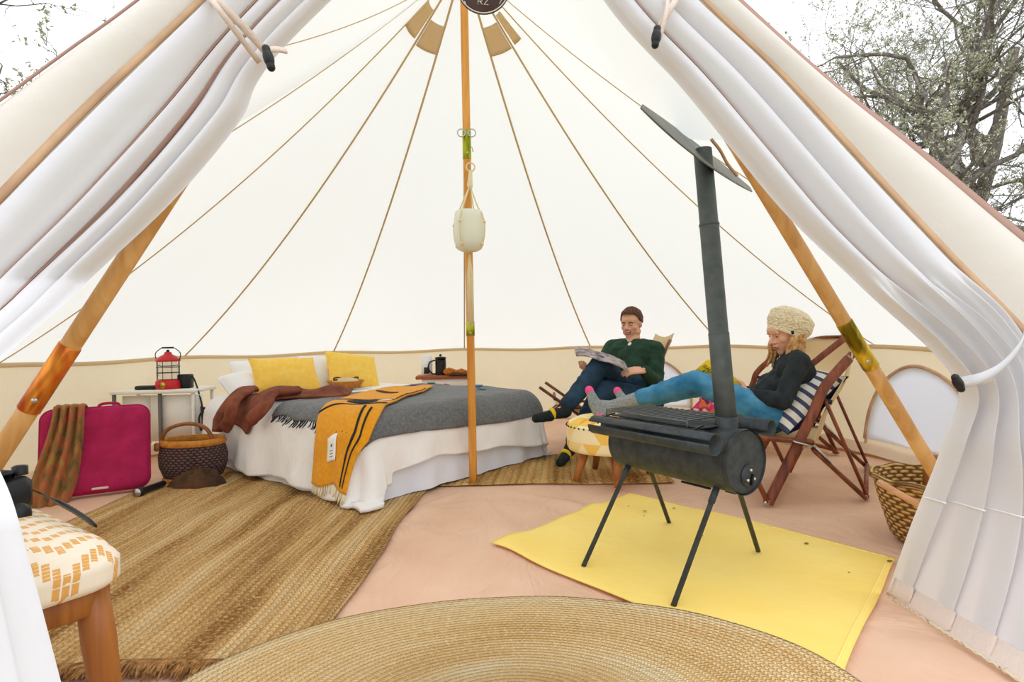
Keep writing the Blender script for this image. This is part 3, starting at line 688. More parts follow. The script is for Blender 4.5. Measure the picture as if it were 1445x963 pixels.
for (px, py, r) in ((910, 726, .010), (951, 720, .009), (909, 732, .004), (991, 758, .005), (1138, 769, .010), (1256, 793, .011), (887, 717, .005), (1198, 810, .004)):
    q = fl(px, py, .014); q.z = .015+floorh(q.x, q.y)+.003; m2 = MB(); m2.ell(q, (r, r*.6, .0015), n=8, m=4); m2.build('scorch_mark', 'soot_mark', o)

# ================================================================== BED
BN = V((-.55, -.42)); BU = V((-.716, .698)); BV = V((.698, .716)); BL, BW, BZ = 1.88, 1.50, .44
def bedp(u, v, z): p = BN+BU*u+BV*v; return V((p.x, p.y, z))
def drape(u, v, off=0, rho=.07, flare=.10, famp=.012, fk=26, L=BL, Wd=BW, zt=BZ, zmin=.014, fold=1):
    cu, cv = min(max(u, rho), L-rho), min(max(v, rho), Wd-rho); du, dv = u-cu, v-cv; e = math.hypot(du, dv)
    bump = .010*noise.noise(V((u*3, v*3, 1)))+.005*noise.noise(V((u*9, v*9, 4)))
    if e < 1e-6: return bedp(u, v, zt+off+bump)
    nx, ny = du/e, dv/e; q = rho*PI/2
    if e < q: t = e/rho; out, dn = rho*math.sin(t), rho*(1-math.cos(t))
    else: out, dn = rho+flare*(e-q), rho+(e-q)
    ang = math.atan2(ny, nx); s = cu*1.0+cv*1.0+ang*.35
    k = sstep(.10, .38, dn); f = math.sin(s*fk+2*noise.noise(V((s*2, 0, 3))))+.5*math.sin(s*fk*1.9+1)
    out += famp*f*k*fold+off*min(1, dn/rho)+bump*(1-k); z = zt-dn+off*(1-min(1, dn/rho))+bump*(1-k)
    if z < zmin+off: out += (zmin+off-z)*.35; z = zmin+off+.004*abs(f)
    return bedp(cu+nx*out, cv+ny*out, z)
bed = thing('mattress', bedp(.9, .75, 0), 'low bed mattress in a pale blue-white sheet under the duvet', 'mattress')
m2 = MB(); m2.box(bedp(BL/2, BW/2, .20), (BL-.14, BW-.14, .36), (V((BU.x, BU.y, 0)), V((BV.x, BV.y, 0)), V((0, 0, 1))), .05); m2.build('pad', 'white_sheet', bed)
m2 = MB(); mg = .25
m2.grid(lambda u, v: drape(lerp(-.36, BL+.36, u), lerp(-.36, BW+.36, v), 0, rho=.05, flare=.05, famp=.010, fk=17, zt=.40, L=BL+.0, Wd=BW), 110, 100)
m2.build('sheet', 'white_sheet', bed)
m2 = MB()
def duv(u, v):
    U, Vv = lerp(-.30, BL-.02, u), lerp(-.335, BW+.25, v)
    if U < .0 and Vv > .15: U = U*(.84-.12*math.sin(Vv*3)+.03*math.sin(Vv*11))
    if Vv < 0 and U > .1: Vv = Vv*(1.03+.05*math.sin(U*7)-.15*sstep(.9, 1.8, U))
    if U < 0 and Vv < .0: U *= 1.12; Vv *= 1.1
    if U < 0 and Vv < .12: U *= 1+.30*sstep(.12, -.05, Vv)
    return drape(U, Vv, .016+.006*noise.noise(V((U*8, Vv*8, 2))), rho=.10, flare=.16, famp=.020, fk=13)
m2.grid(duv, 170, 160); o = m2.build('duvet', 'white_linen', None, solid=.02); tag(o, 'crumpled white duvet hanging over the sides of the bed', 'duvet')
# grey blanket
gz = .034
def gry(u, v):
    U = lerp(-.075, .86+.36*v, u)+.02*math.sin(v*5+1); Vv = lerp(-.01, BW+.05, v)+.02*noise.noise(V((u*4, v*4, 0)))
    return drape(U, Vv, gz, rho=.10, flare=.1, famp=.004)
gb = thing('grey_blanket', bedp(.5, .8, BZ), 'dark grey wool blanket with fringe spread across the foot of the bed', 'blanket')
m2 = MB(); m2.grid(gry, 90, 90); m2.build('cloth', 'grey_wool', gb, solid=.008)
def fringe(fn, side, n, L, mt, parent, r=.003, sp=.012, jit=.02, t0=0, t1=1):
    m2 = MB()
    for k in range(n):
        t = lerp(t0, t1, (k+.5)/n)
        if side == 'v0': p, q = fn(t, 0), fn(t, .04)
        elif side == 'v1': p, q = fn(t, 1), fn(t, .96)
        elif side == 'u0': p, q = fn(0, t), fn(.04, t)
        else: p, q = fn(1, t), fn(.96, t)
        d = (p-q).normalized(); j = V((random.uniform(-jit, jit), random.uniform(-jit, jit), random.uniform(-.3, 0)*jit))
        e = p+d*L*random.uniform(.8, 1.15)+j; 
        e.z = max(e.z, .02); m2.tube([p, p.lerp(e, .5)+j*.3+V((0, 0, -.004)), e], [r, r*1.1, r*.6], 5)
    o = m2.build('fringe', mt, parent); o['kind'] = 'stuff'; return o
fringe(gry, 'v0', 50, .045, 'black_wool', gb, r=.0035)
def patch(fn, u, v, ru, rv, mt, parent, nm='patch', rot=0, dz=.009):
    m2 = MB(); 
    def pf(a, r):
        x, y = ru*math.cos(2*PI*a)*r, rv*math.sin(2*PI*a)*r; x, y = x*math.cos(rot)-y*math.sin(rot), x*math.sin(rot)+y*math.cos(rot)
        p = fn(u+x, v+y); return p+V((0, 0, dz))
    m2.grid(lambda a, r: pf(a, .02+.98*r), 20, 5); return m2.build(nm, mt, parent, solid=.003)
patch(gry, .50, .90, .09, .035, 'blue_patch', gb, rot=.6); patch(gry, .78, .93, .03, .02, 'pink_patch', gb); patch(gry, .93, .80, .05, .02, 'purple_patch', gb); patch(gry, .9, .9, .03, .02, 'teal_patch', gb)
patch(gry, .35, .80, .03, .015, 'teal_patch', gb)
# mustard blanket: a folded runner lying diagonally, hanging over the near side
must = thing('mustard_blanket', bedp(.3, .3, BZ), 'mustard yellow blanket with black stripes and feathers hanging over the bed corner', 'blanket')
ma, mb0 = V((.86, 1.02)), V((.14, -.015)) ; md_ = (mb0-ma); mlen = md_.length; md_.normalize(); ms = V((-md_.y, md_.x))
def mus(u, v):
    """u across 0..1, v along 0..1 (head end -> hanging end)"""
    Lh = .27; T = mlen+Lh; s = v*T; w = lerp(.36, .37, min(1, s/mlen))
    if s < mlen: c = ma+md_*s
    else: c = mb0+V((-.10, -1)).normalized()*(s-mlen)
    bl = sstep(mlen-.25, mlen+.1, s); sd_ = ms.lerp(V((-1, .05)), bl).normalized()
    if sd_.dot(V((-1, 0))) < 0: sd_ = -sd_
    p = c+sd_*((u-.5)*w)
    p += md_*(.02*noise.noise(V((u*3, v*3, 5))))
    return drape(p.x, p.y, .052+.004*math.sin(u*9), rho=.10, flare=.14, famp=.006)
if ms.dot(V((-1, 0))) < 0: ms = -ms
m2 = MB(); m2.grid(mus, 50, 100); m2.build('cloth', 'mustard_wool', must, solid=.010)
def stripe(fn, pts, w, mt, parent, nm='stripe', dn=.0075):
    m2 = MB(); N = 40
    def sf(a, b):
        t = b*(len(pts)-1); i = min(len(pts)-2, int(t)); q = V(pts[i]).lerp(V(pts[i+1]), t-i); d = (V(pts[i+1])-V(pts[i])).normalized(); n_ = V((-d.y*.34, d.x*1.0)).normalized() if 0 else V((-d.y, d.x))
        q = q+n_*((a-.5)*w); p = fn(q.x, q.y); e = 1e-3; nn = (fn(q.x+e, q.y)-p).cross(fn(q.x, q.y+e)-p).normalized()
        if nn.dot(V((0, -.5, 1))) < 0: nn = -nn
        return p+nn*dn
    m2.grid(sf, 2, N); return m2.build(nm, mt, parent, solid=.002)
stripe(mus, [(.0, .72), (.99, .70)], .012, 'black_wool', must); stripe(mus, [(.02, .58), (.98, .60)], .010, 'black_wool', must)
stripe(mus, [(.80, .76), (.79, .985)], .03, 'black_wool', must); stripe(mus, [(.88, .76), (.87, .985)], .022, 'black_wool', must); stripe(mus, [(.97, .12), (.97, .58)], .02, 'black_wool', must)
def mp(u, v, ru, rv, mt, nm, rot=0):
    m2 = MB()
    def pf(a, r):
        x, y = ru*math.cos(2*PI*a)*r, rv*math.sin(2*PI*a)*r; x, y = x*math.cos(rot)-y*math.sin(rot), x*math.sin(rot)+y*math.cos(rot)
        p = mus(u+x, v+y); e = 1e-3; nn = (mus(u+x+e, v+y)-p).cross(mus(u+x, v+y+e)-p).normalized()
        if nn.dot(V((0, -.5, 1))) < 0: nn = -nn
        return p+nn*.008
    m2.grid(lambda a, r: pf(a, .02+.98*r), 24, 5); return m2.build(nm, mt, must, solid=.002)
mp(.52, .635, .24, .035, 'black_wool', 'feather'); mp(.45, .30, .24, .03, 'dark_cloth', 'feather', .1); mp(.60, .645, .10, .012, 'blue_patch', 'feather'); mp(.86, .62, .10, .02, 'tie_tape', 'feather')
m2 = MB()
def lab(u, v): 
    p = mus(.34+.20*u, .845+.08*v); e = 1e-3; nn = (mus(.34+.20*u+e, .845+.08*v)-p).cross(mus(.34+.20*u, .845+.08*v+e)-p).normalized()
    if nn.dot(V((0, -1, .3))) < 0: nn = -nn
    return p, nn
m2.grid(lambda u, v: lab(u, v)[0]+lab(u, v)[1]*.009, 6, 8); lo = m2.build('care_label', 'white_card', must, solid=.002)
m2 = MB(); m2.grid(lambda u, v: (lambda q: q[0]+q[1]*.0115)(lab(.42+.2*u, .30+.12*v)), 2, 2)
for k in range(3): m2.grid(lambda u, v: (lambda q: q[0]+q[1]*.0115)(lab(.30+.4*u, .56+.12*k+.035*v)), 3, 1)
m2.build('print', 'grey_line', lo)
random.seed(11); fringe(mus, 'v1', 26, .05, 'cream_yarn', must, r=.004, jit=.012)

# pillows -----------------------------------------------------------
def pillow(name, c, X, Y, Z, w, h, t, mt, label, cat='pillow', group=None, mt2=None, pinch=.10, uvs=1):
    """X width, Y height, Z normal (facing side first)"""
    th = thing(name, c, label, cat, group) ; m2 = MB(); c = V(c)
    def side(sg):
        def fn(u, v):
            a, b = u*2-1, v*2-1; px = a*(1-pinch*(b*b*(.6)+.0)*(1-abs(a)*.0)*.6); px = a*(1-pinch*(1-b*b)*0-pinch*.5*(1-abs(b)**3)*abs(a)**2); py = b*(1-pinch*.5*(1-abs(a)**3)*abs(b)**2)
            hh = ((1-abs(a)**2.2)*(1-abs(b)**2.2))**.5; hh += .06*noise.noise(V((a*2.5, b*2.5, c.x*3)))*hh*1.5
            return c+X*(px*w/2)+Y*(py*h/2*(1+.02*noise.noise(V((a*3, b*3, c.y*5)))))+Z*(sg*hh*t/2)
        return fn
    m2.grid(side(1), 24, 24); m2.mi = 1 if mt2 else 0; m2.grid(side(-1), 24, 24)
    m2.build('cushion_cover', [mt, mt2] if mt2 else mt, th); 
    m3 = MB(); ring = [side(1)(k/24, 0) for k in range(25)]+[side(1)(1, k/24) for k in range(1, 25)]+[side(1)(1-k/24, 1) for k in range(1, 25)]+[side(1)(0, 1-k/24) for k in range(1, 25)]
    m3.tube(ring, .003, 5, cap=False); m3.build('piping', mt2 or mt, th); return th
bu3, bv3 = V((BU.x, BU.y, 0)), V((BV.x, BV.y, 0))
def lean(tl, yaw=0):
    n = (-bu3*math.cos(tl)+V((0, 0, 1))*math.sin(tl)); up = (bu3*math.sin(tl)+V((0, 0, 1))*math.cos(tl)); x = bv3.copy()
    if yaw: Rm = Matrix.Rotation(yaw, 3, n); x = Rm@x; up = Rm@up
    return x, up, n
def pil(px, py, u_guess, *a, **k): pass
PG, YG = 'pillows on the bed', 'yellow pillows on the bed'
x, y, z = lean(.95, .1); pillow('bed_pillow', bedp(1.60, .22, .53), x, y, z, .38, .28, .18, 'pillow_white', 'plump white pillow at the left end of the bedhead, behind the brown jacket', group=PG)
x, y, z = lean(.55, .02); pillow('bed_pillow', bedp(1.76, .36, .57), x, y, z, .40, .32, .17, 'pillow_white', 'white pillow hidden behind the left yellow pillow', group=PG)
x, y, z = lean(.5, -.05); pillow('bed_pillow', bedp(1.70, .88, .575), x, y, z, .46, .32, .18, 'pillow_white', 'white pillow tucked behind the right yellow pillow', group=PG)
x, y, z = lean(.5, -.02); pillow('yellow_pillow', bedp(1.50, .42, .60), x, y, z, .49, .27, .15, 'yellow_linen', 'yellow linen pillow, the left one of the pair', group=YG)
x, y, z = lean(.5, -.16); pillow('yellow_pillow', bedp(1.53, 1.00, .60), x, y, z, .45, .30, .15, 'yellow_linen', 'yellow linen pillow, the right one of the pair', group=YG)
# wicker tray with folded cloth between the pillows
wc = bedp(1.36, .82, .485); tw = thing('wicker_tray', wc, 'small round wicker tray with folded cream cloth between the yellow pillows', 'tray')
m2 = MB(); m2.lathe([(0, .0), (.10, .0), (.135, .045), (.14, .05), (.128, .05), (.10, .012), (0, .010)], wc, 28, su=30, sv=60); m2.build('tray_rim', 'amber_straw', tw)
m2 = MB(); m2.ell(wc+V((0, 0, .04)), (.10, .08, .035)); m2.build('folded_cloth', 'sling_canvas', tw)
m2 = MB(); m2.tube([wc+V((.09*math.cos(a), .07*math.sin(a), .065+.008*math.sin(3*a))) for a in [k*PI/10 for k in range(14)]], .006, 6); m2.build('cord', 'dark_cloth', tw)
# rust jacket
jk = thing('brown_jacket', bedp(1.0, .15, BZ+.06), 'rust brown corduroy jacket thrown over the left side of the bed', 'jacket')
def jp(px, py, u): return None
def on_bed(px, py, z): return fl(px, py, z)
m2 = MB()
TL, TR, BLc, BRc = bedp(1.46, .02, .50), bedp(1.08, .62, .52), bedp(1.34, -.05, .44), bedp(.80, .42, .49)
def jfn(u, v):
    ang = noise.noise(V((u*3, v*3, 8))); U = lerp(lerp(1.52, 1.12, u), lerp(1.10, .78, u), v); Vv = lerp(lerp(.0, .72, u), lerp(-.12, .46, u), v)
    p = drape(U, Vv, .045+.018*ang+.035*math.sin(PI*v)*math.sin(PI*u)+.016*math.sin(u*14+v*5)*math.sin(PI*v), rho=.1, flare=.15, fold=0); return p
m2.grid(jfn, 50, 36); m2.build('body', 'rust_corduroy', jk, solid=.016)
def sleeve(pts, r, w=1):
    m2 = MB(); c = crom(pts, 8); n = len(c); rr = [r*(1-.15*i/n)*(1+.12*noise.noise(V((i*.5, r*50, 0)))) for i in range(n)]; m2.tube(c, rr, 16, flat=.5); o = m2.build('sleeve', 'rust_corduroy', jk); return o
sl1 = [at(352, 556, -.0+.22), at(362, 572, .12), at(352, 596, .06)]
def bedside(px, py, u, lift):   # point of the near-left bed side seen at px,py
    n_ = -BV; best = None
    r = ray(px, py); o2 = BN-BV*lift; d = V((r.x, r.y)); w0 = o2-V((CAM.x, CAM.y)); t = w0.dot(BV)/d.dot(BV); return CAM+r*t
sleeve([bedp(.98, .22, .53), bedp(.98, .05, .52), bedside(372, 575, 0, .06), bedside(352, 594, 0, .10)], .052)
sleeve([bedp(1.40, .10, .52), bedside(330, 566, 0, .06), bedside(325, 590, 0, .11), bedside(316, 606, 0, .12)], .045)
m2 = MB(); m2.grid(lambda u, v: drape(lerp(1.50, 1.38, v)+.0*u, lerp(-.13, .16, u), .075+.02*math.sin(PI*v), rho=.1, flare=.15, fold=0), 12, 6); m2.build('collar', 'rust_corduroy', jk, solid=.02)

# ================================================================== shelf with coffee things, beyond the bed
sx0, sx1 = at(590, 530, 2.05), at(662, 528, 2.05); zs = sx0.z
ts = thing('side_table', V((sx0.x*.5+sx1.x*.5, 2.05, 0)), 'white-framed side table with wooden top beyond the bed', 'table')
wt = sx1.x-sx0.x+.06; cxs = (sx0.x+sx1.x)/2+.02
m2 = MB(); m2.box((cxs, 2.05, zs-.015), (wt, .30, .03), bev=.004); m2.build('tabletop', 'shelf_wood', ts)
m2 = MB(); m2.box((cxs, 2.05, zs-.07), (wt*.8, .24, .08), bev=.004); m2.build('apron', 'white_laminate', ts)
for sx in (-1, 1):
    for sy in (-1, 1): m2 = MB(); m2.box((cxs+sx*wt*.36, 2.05+sy*.10, (zs-.06)/2), (.022, .022, zs-.06)); m2.build('leg', 'white_laminate', ts)
def onshelf(px): return V((at(px, 525, 2.0).x, 2.0, zs))
p = onshelf(622); tk = thing('french_press', p, 'glass coffee press half full of dark coffee on the wooden tabletop', 'coffee press')
m2 = MB(); m2.lathe([(.05, 0), (.05, .15), (.046, .15), (.046, .003), (0, .003)], p, 24); m2.build('glass', 'clear_glass', tk)
m2 = MB(); m2.lathe([(0, .004), (.0445, .004), (.0445, .065), (0, .065)], p, 24); m2.build('coffee', 'coffee', tk)
m2 = MB(); m2.lathe([(0, .152), (.052, .152), (.052, .166), (.02, .172), (0, .172)], p, 24); m2.ell(p+V((0, 0, .185)), .012); m2.build('lid', 'black_plastic', tk)
m2 = MB(); m2.tube(crom([p+V((-.048, -.01, .14)), p+V((-.10, -.01, .12)), p+V((-.11, -.01, .06)), p+V((-.075, -.01, .015)), p+V((-.048, -.01, .015))], 5), .007, 8); m2.build('handle', 'black_plastic', tk)
p = onshelf(602)+V((0, .04, 0)); m2 = MB(); m2.box(p+V((0, 0, .095)), (.10, .05, .19), bev=.004); o = m2.build('coffee_bag', 'white_card'); tag(o, 'white packet standing at the left end of the tabletop', 'packet')
m2 = MB(); m2.box(p+V((.0, -.027, .045)), (.05, .003, .06)); m2.build('label_print', 'ink', o)
for k, (px, s) in enumerate(((634, 1.15), (641, .9), (651, .95), (657, .7))):
    p = onshelf(px)+V((0, -.05+.02*k, 0)); m2 = MB()
    m2.ell(p+V((0, 0, .028*s)), (.048*s, .04*s, .030*s)); 
    for j in (-1, 0, 1): m2.ell(p+V((j*.022*s, 0, .046*s-.006*abs(j))), (.016*s, .034*s, .016*s))
    o = m2.build('pastry', 'pastry'); tag(o, ['large golden brown bun beside the coffee press', 'brown bun second from the coffee press', 'golden bun third from the coffee press', 'smallest golden bun close to the centre pole'][k], 'bun', 'buns on the wooden tabletop')
p = onshelf(644)+V((0, .0, 0)); m2 = MB(); m2.box(V((p.x+.02, 1.93, zs+.006)), (.16, .10, .011), bev=.003); o = m2.build('serving_board', 'black_plastic'); tag(o, 'thin dark tray along the front of the wooden tabletop', 'tray')

# ================================================================== left corner group
# white folding table behind the pink case
tz = .52; tc_ = at(228, 552, .90); 
tt = thing('camp_table', V((tc_.x, .9, 0)), 'low white camp table with red lantern on it beside the bed', 'table')
tx0, tx1 = at(165, 555, .9).x, at(283, 550, .9).x; cx_ = (tx0+tx1)/2
m2 = MB(); m2.box((cx_, .98, tz-.0125), (tx1-tx0, .34, .025), bev=.004); m2.build('tabletop', 'white_laminate', tt)
m2 = MB(); m2.box((cx_+.14, .86, tz-.20), (.34, .02, .32)); m2.box((cx_-.14, .88, tz-.21), (.18, .02, .34)); m2.build('front_panel', 'white_laminate', tt)
for xx in (tx0+.02, cx_+.04, tx1-.02):
    m2 = MB(); m2.box((xx, .835, tz/2-.01), (.018, .018, tz-.03)); m2.build('leg', 'grey_line' if xx < tx1-.1 else 'white_laminate', tt)
for xx in (tx0+.02, tx1-.02):
    m2 = MB(); m2.box((xx, 1.12, tz/2-.01), (.018, .018, tz-.03)); m2.build('leg', 'white_laminate', tt)
lc = V((at(238, 550, .92).x, .92, tz)); tl = thing('camping_lantern', lc, 'red camping lantern with wire guard standing on the white camp table', 'lantern')
m2 = MB(); m2.lathe([(0, 0), (.080, 0), (.085, .01), (.080, .055), (.066, .068), (.045, .072), (0, .072)], lc, 32); m2.build('base', 'lantern_red', tl)
m2 = MB(); m2.lathe([(.056, .072), (.062, .11), (.06, .17), (.052, .196)], lc, 28); m2.build('globe', 'clear_glass', tl)
m2 = MB(); m2.lathe([(0, .262), (.02, .262), (.026, .245), (.050, .232), (.078, .205), (.080, .198), (.074, .194), (0, .194)], lc, 32); m2.build('hood', 'lantern_red', tl)
m2 = MB()
for h in (.115, .155): m2.lathe([(.072+.003*math.cos(k*PI/3), h+.003*math.sin(k*PI/3)) for k in range(7)], lc, 28)
for k in range(8): a = 2*PI*k/8; m2.tube([lc+V((.072*math.cos(a), .072*math.sin(a), z)) for z in (.066, .12, .198)], .0022, 5)
m2.build('wire_guard', 'black_metal', tl)
m2 = MB(); m2.tube(crom([lc+V((-.078, 0, .20)), lc+V((-.085, 0, .25)), lc+V((-.05, 0, .285)), lc+V((0, 0, .295)), lc+V((.05, 0, .285)), lc+V((.085, 0, .25)), lc+V((.078, 0, .20))], 5), .003, 6); m2.tube([lc+V((-.04, 0, .292)), lc+V((.04, 0, .292))], .006, 8); m2.ell(lc+V((0, 0, .268)), .011); m2.build('bail_handle', 'black_metal', tl)
m2 = MB(); m2.lathe([(0, .004), (.02, .003), (.022, 0)], lc+V((0, -.083, .03)), 16, (V((1, 0, 0)), V((0, 0, 1)), V((0, -1, 0)))); m2.build('knob', 'brass_sleeve', tl)
p = V((at(262, 545, .95).x, .95, tz)); m2 = MB(); m2.box(p+V((0, 0, .05)), (.085, .07, .10), bev=.006); o = m2.build('battery_box', 'black_plastic'); tag(o, 'small black box standing to the right of the red lantern', 'box')
p = V((at(207, 552, .88).x, .89, tz)); m2 = MB(); m2.box(p+V((0, 0, .014)), (.14, .07, .028), bev=.006); o = m2.build('black_case', 'black_plastic'); tag(o, 'flat black case lying to the left of the red lantern', 'case')
m2 = MB(); m2.tube(crom([V((at(263, 540, .95).x, .95, tz+.07)), at(272, 532, .95), at(281, 556, .86), at(286, 580, .83), at(284, 608, .80), at(281, 590, .82), at(289, 575, .84)], 8), [.006]*49, 6); o = m2.build('hanging_cable', 'black_plastic'); tag(o, 'black cable hanging down between the camp table and bed', 'cable')
m2 = MB(); m2.cap(at(285, 575, .84), at(288, 606, .81), .011, .010); m2.build('plug', 'black_plastic', o)
# magenta case leaning on the wall
mcx = V((-2.10, .14, 0)); 
c0, c1 = fl(52, 709), fl(217, 688); c0 = V((-2.30, -.05, 0)); c1 = V((-1.88, .16, 0))
X = (c1-c0).normalized(); nrm = V((X.y, -X.x, 0)); up = (V((0, 0, 1))*.975-nrm*.22).normalized(); Zn = X.cross(up)
if Zn.dot(CAM-c0) < 0: Zn = -Zn
mc = (c0+c1)/2+up*.24+V((0, 0, .012)); tm = thing('magenta_case', mc, 'large magenta padded fabric case leaning against the tent wall', 'case')
w_, h_, t_ = (c1-c0).length+.03, .475, .10
def rr_pt(a, w, h, r):   # rounded rectangle outline param
    P = []; 
    for (cx, cy, a0) in ((w/2-r, h/2-r, 0), (-w/2+r, h/2-r, PI/2), (-w/2+r, -h/2+r, PI), (w/2-r, -h/2+r, 3*PI/2)):
        for k in range(7): t = a0+PI/2*k/6; P.append((cx+r*math.cos(t), cy+r*math.sin(t)))
    return P
out = rr_pt(0, w_, h_, .06); n_ = len(out); m2 = MB(); prof = [(0, .5), (.35, .52), (.75, .5), (.93, .44), (.985, .30), (1, .15), (1, -.15), (.985, -.30), (.93, -.44), (.5, -.5), (0, -.5)]
def cf(u, v):
    k = int(round(u*n_)) % n_; i = v*(len(prof)-1); j = min(len(prof)-2, int(i)); f = i-j; s, t = lerp(prof[j][0], prof[j+1][0], f), lerp(prof[j][1], prof[j+1][1], f)
    x, y = out[k][0]*s, out[k][1]*s; wob = .008*noise.noise(V((x*7, y*7, 0)))+.012*math.exp(-((y-.06-.1*x)/.03)**2)*(-1 if t > 0 else 0)*.6; return mc+X*x+up*y+Zn*(t*t_+wob)
m2.grid(cf, n_, 20); m2.build('padded_body', 'magenta_cotton', tm)
m2 = MB(); m2.tube([mc+X*(o_[0]*1.0)+up*(o_[1]*1.0)+Zn*(t_*.18) for o_ in out+[out[0]]], .006, 6, cap=False); m2.build('piping', 'magenta_cotton', tm)
m2 = MB(); m2.box(mc+X*.02+up*(-h_/2+.022)+Zn*(t_*.43+.006), (.075, .012, .002), (X, up, Zn)); m2.build('label_strip', 'tie_tape', tm)
m2 = MB(); m2.tube(crom([mc+X*.0+up*(h_/2-.005), mc+X*.02+up*(h_/2+.02), mc+X*.09+up*(h_/2+.02), mc+X*.11+up*(h_/2-.005)], 5), .008, 8); m2.build('carry_handle', 'magenta_cotton', tm)
# scarf over the case
sp0 = mc+X*(-.12)+up*(h_/2); tsf = thing('olive_scarf', sp0, 'olive and rust patterned scarf draped over the magenta case', 'scarf')
m2 = MB()
def sfn(u, v):
    s = v*.62; wd = lerp(.13, .19, sstep(.05, .5, s))*(1-.2*sstep(.48, .62, s)); lat = lerp(-.115, -.185, s/.6)-.0
    fo = .012*math.sin(u*PI*7+s*4)+.006*math.sin(u*23); x = lat+(u-.5)*wd+.01*math.sin(s*8)
    if s < .06: a = s/.06*PI/2; y = h_/2+.012+.02*math.sin(a)*0+.012*math.sin(PI*s/.06); z = lerp(-t_*.4, t_*.4, s/.06)
    else: y = h_/2+.008-(s-.06)*.98; z = t_*.5+.022
    edge = 1-abs(u*2-1)**4; return mc+X*x+up*y+Zn*(z+fo+.018*edge)
m2.grid(sfn, 44, 50); m2.build('cloth', 'olive_scarf', tsf, solid=.008)
# basket bag
kb = V((-1.70, .33, 0)); tb_ = thing('basket_bag', kb, 'dark woven basket bag with straw rim beside the magenta case', 'basket'); rX, rY = .195, .14
def bprof(pr, fn_): return [(r, z) for r, z in pr]
AX = (V((1, 0, 0)), V((0, .75, 0)), V((0, 0, 1)))
m2 = MB(); m2.lathe([(0, .015), (.13, .012), (.165, .03), (.192, .10), (.196, .16), (.180, .225)], kb, 40, AX, su=6, sv=6); m2.build('woven_body', 'dark_weave', tb_)
m2 = MB(); m2.lathe([(.181, .222), (.190, .232), (.178, .262), (.168, .26), (.172, .225)], kb, 40, AX); m2.lathe([(.12, .0), (.168, .004), (.176, .026), (.166, .034)], kb, 40, AX); m2.build('straw_rim', 'amber_straw', tb_)
m2 = MB(); m2.tube(crom([kb+V((-.165, -.04, .235)), kb+V((-.15, -.05, .29)), kb+V((-.10, -.05, .335)), kb+V((0, -.05, .355)), kb+V((.09, -.05, .33)), kb+V((.13, -.05, .27)), kb+V((.12, -.05, .24))], 6), .0115, 10); m2.build('handle', 'brown_leather', tb_)
for xx in (-.165, .12): m2 = MB(); m2.box(kb+V((xx, -.05-.05, .232)) if 0 else kb+V((xx, -.085, .225)), (.03, .03, .05), bev=.006); m2.build('handle_tab', 'brown_leather', tb_)
m2 = MB(); random.seed(8)
def heap(c, rx, ry, rz, sd):
    def fn(u, v):
        a, r = 2*PI*u, v; n1 = noise.noise(V((math.cos(a)*2+sd, math.sin(a)*2, r*2))); R_ = 1+.22*n1
        z = rz*(1-r**3)*(1+.5*noise.noise(V((math.cos(a)*r*3+sd, math.sin(a)*r*3, 1)))+.35*noise.noise(V((math.cos(a)*r*9, math.sin(a)*r*4, 7))))+.010; return V((c.x+rx*r*math.cos(a)*R_, c.y+ry*r*math.sin(a)*R_, max(.012, z)))
    return fn
hp = V((-1.60, .16, 0)); m2.grid(heap(hp, .15, .085, .085, 2), 64, 24); o = m2.build('brown_cloth', 'dark_cloth', None, solid=.006); tag(o, 'crumpled dark brown cloth heaped in front of the basket bag', 'cloth')
# torch on the floor
fa_, fb_ = fl(193, 696, .035), fl(232, 682, .035); tf = thing('torch', fa_, 'black torch lying on the floor below the magenta case', 'torch')
d = (fb_-fa_).normalized(); m2 = MB(); m2.tube([fa_, fa_+d*.03, fa_+d*.045, fb_-d*.01, fb_], [.026, .026, .018, .017, .012], 16); m2.build('barrel', 'black_plastic', tf)
m2 = MB(); m2.tube([fa_-d*.004, fa_+d*.003], [.024, .0245], 16); m2.build('lens_ring', 'steel', tf)
m2 = MB(); m2.tube(crom([fl(160, 706, .008), fl(150, 712, .006), fl(175, 712, .006), fl(205, 700, .006), fl(190, 694, .008)], 6), .003, 5); o = m2.build('white_cord', 'cream_yarn'); tag(o, 'thin white cord curled on the floor near the torch', 'cord')

# ================================================================== WOOD STOVE
E1, E2 = V((.875, -1.475, .415)), V((.617, -1.014, .415)); SA = (E2-E1).normalized(); SX = SA.cross(V((0, 0, 1))).normalized()   # SX: sideways
if SX.x > 0: SX = -SX                                   # towards the left of the room
SR = .104; UP = V((0, 0, 1))
st = thing('wood_stove', V(((E1.x+E2.x)/2, (E1.y+E2.y)/2, 0)), 'dark grey barrel camping stove with four legs on the yellow mat', 'stove')
m2 = MB(); m2.lathe([(0, 0), (SR-.004, 0), (SR, .004), (SR, (E2-E1).length-.004), (SR-.004, (E2-E1).length), (0, (E2-E1).length)], E1, 56, (SX, UP, SA)); m2.build('barrel', 'stove_steel', st, autos=40)
m2 = MB(); m2.lathe([(SR+.0015, -.006), (SR+.002, .012), (SR-.001, .013)], E1, 56, (SX, UP, SA)); m2.build('end_band', 'stove_steel', st)
dc = E1-SA*.003+UP*(-.045)-SX*.01; m2 = MB(); m2.lathe([(0, -.004), (.034, -.004), (.036, 0)], dc, 28, (SX, UP, SA)); door = m2.build('air_vent', 'stove_steel', st, autos=40)
m2 = MB()
for a in (PI/2, PI*1.17, PI*1.83): m2.lathe([(0, -.012), (.004, -.012), (.0055, -.006), (.0055, 0)], dc+SX*.02*math.cos(a)+UP*.02*math.sin(a)-SA*.003, 10, (SX, UP, SA))
m2.build('bolt', 'steel', door)
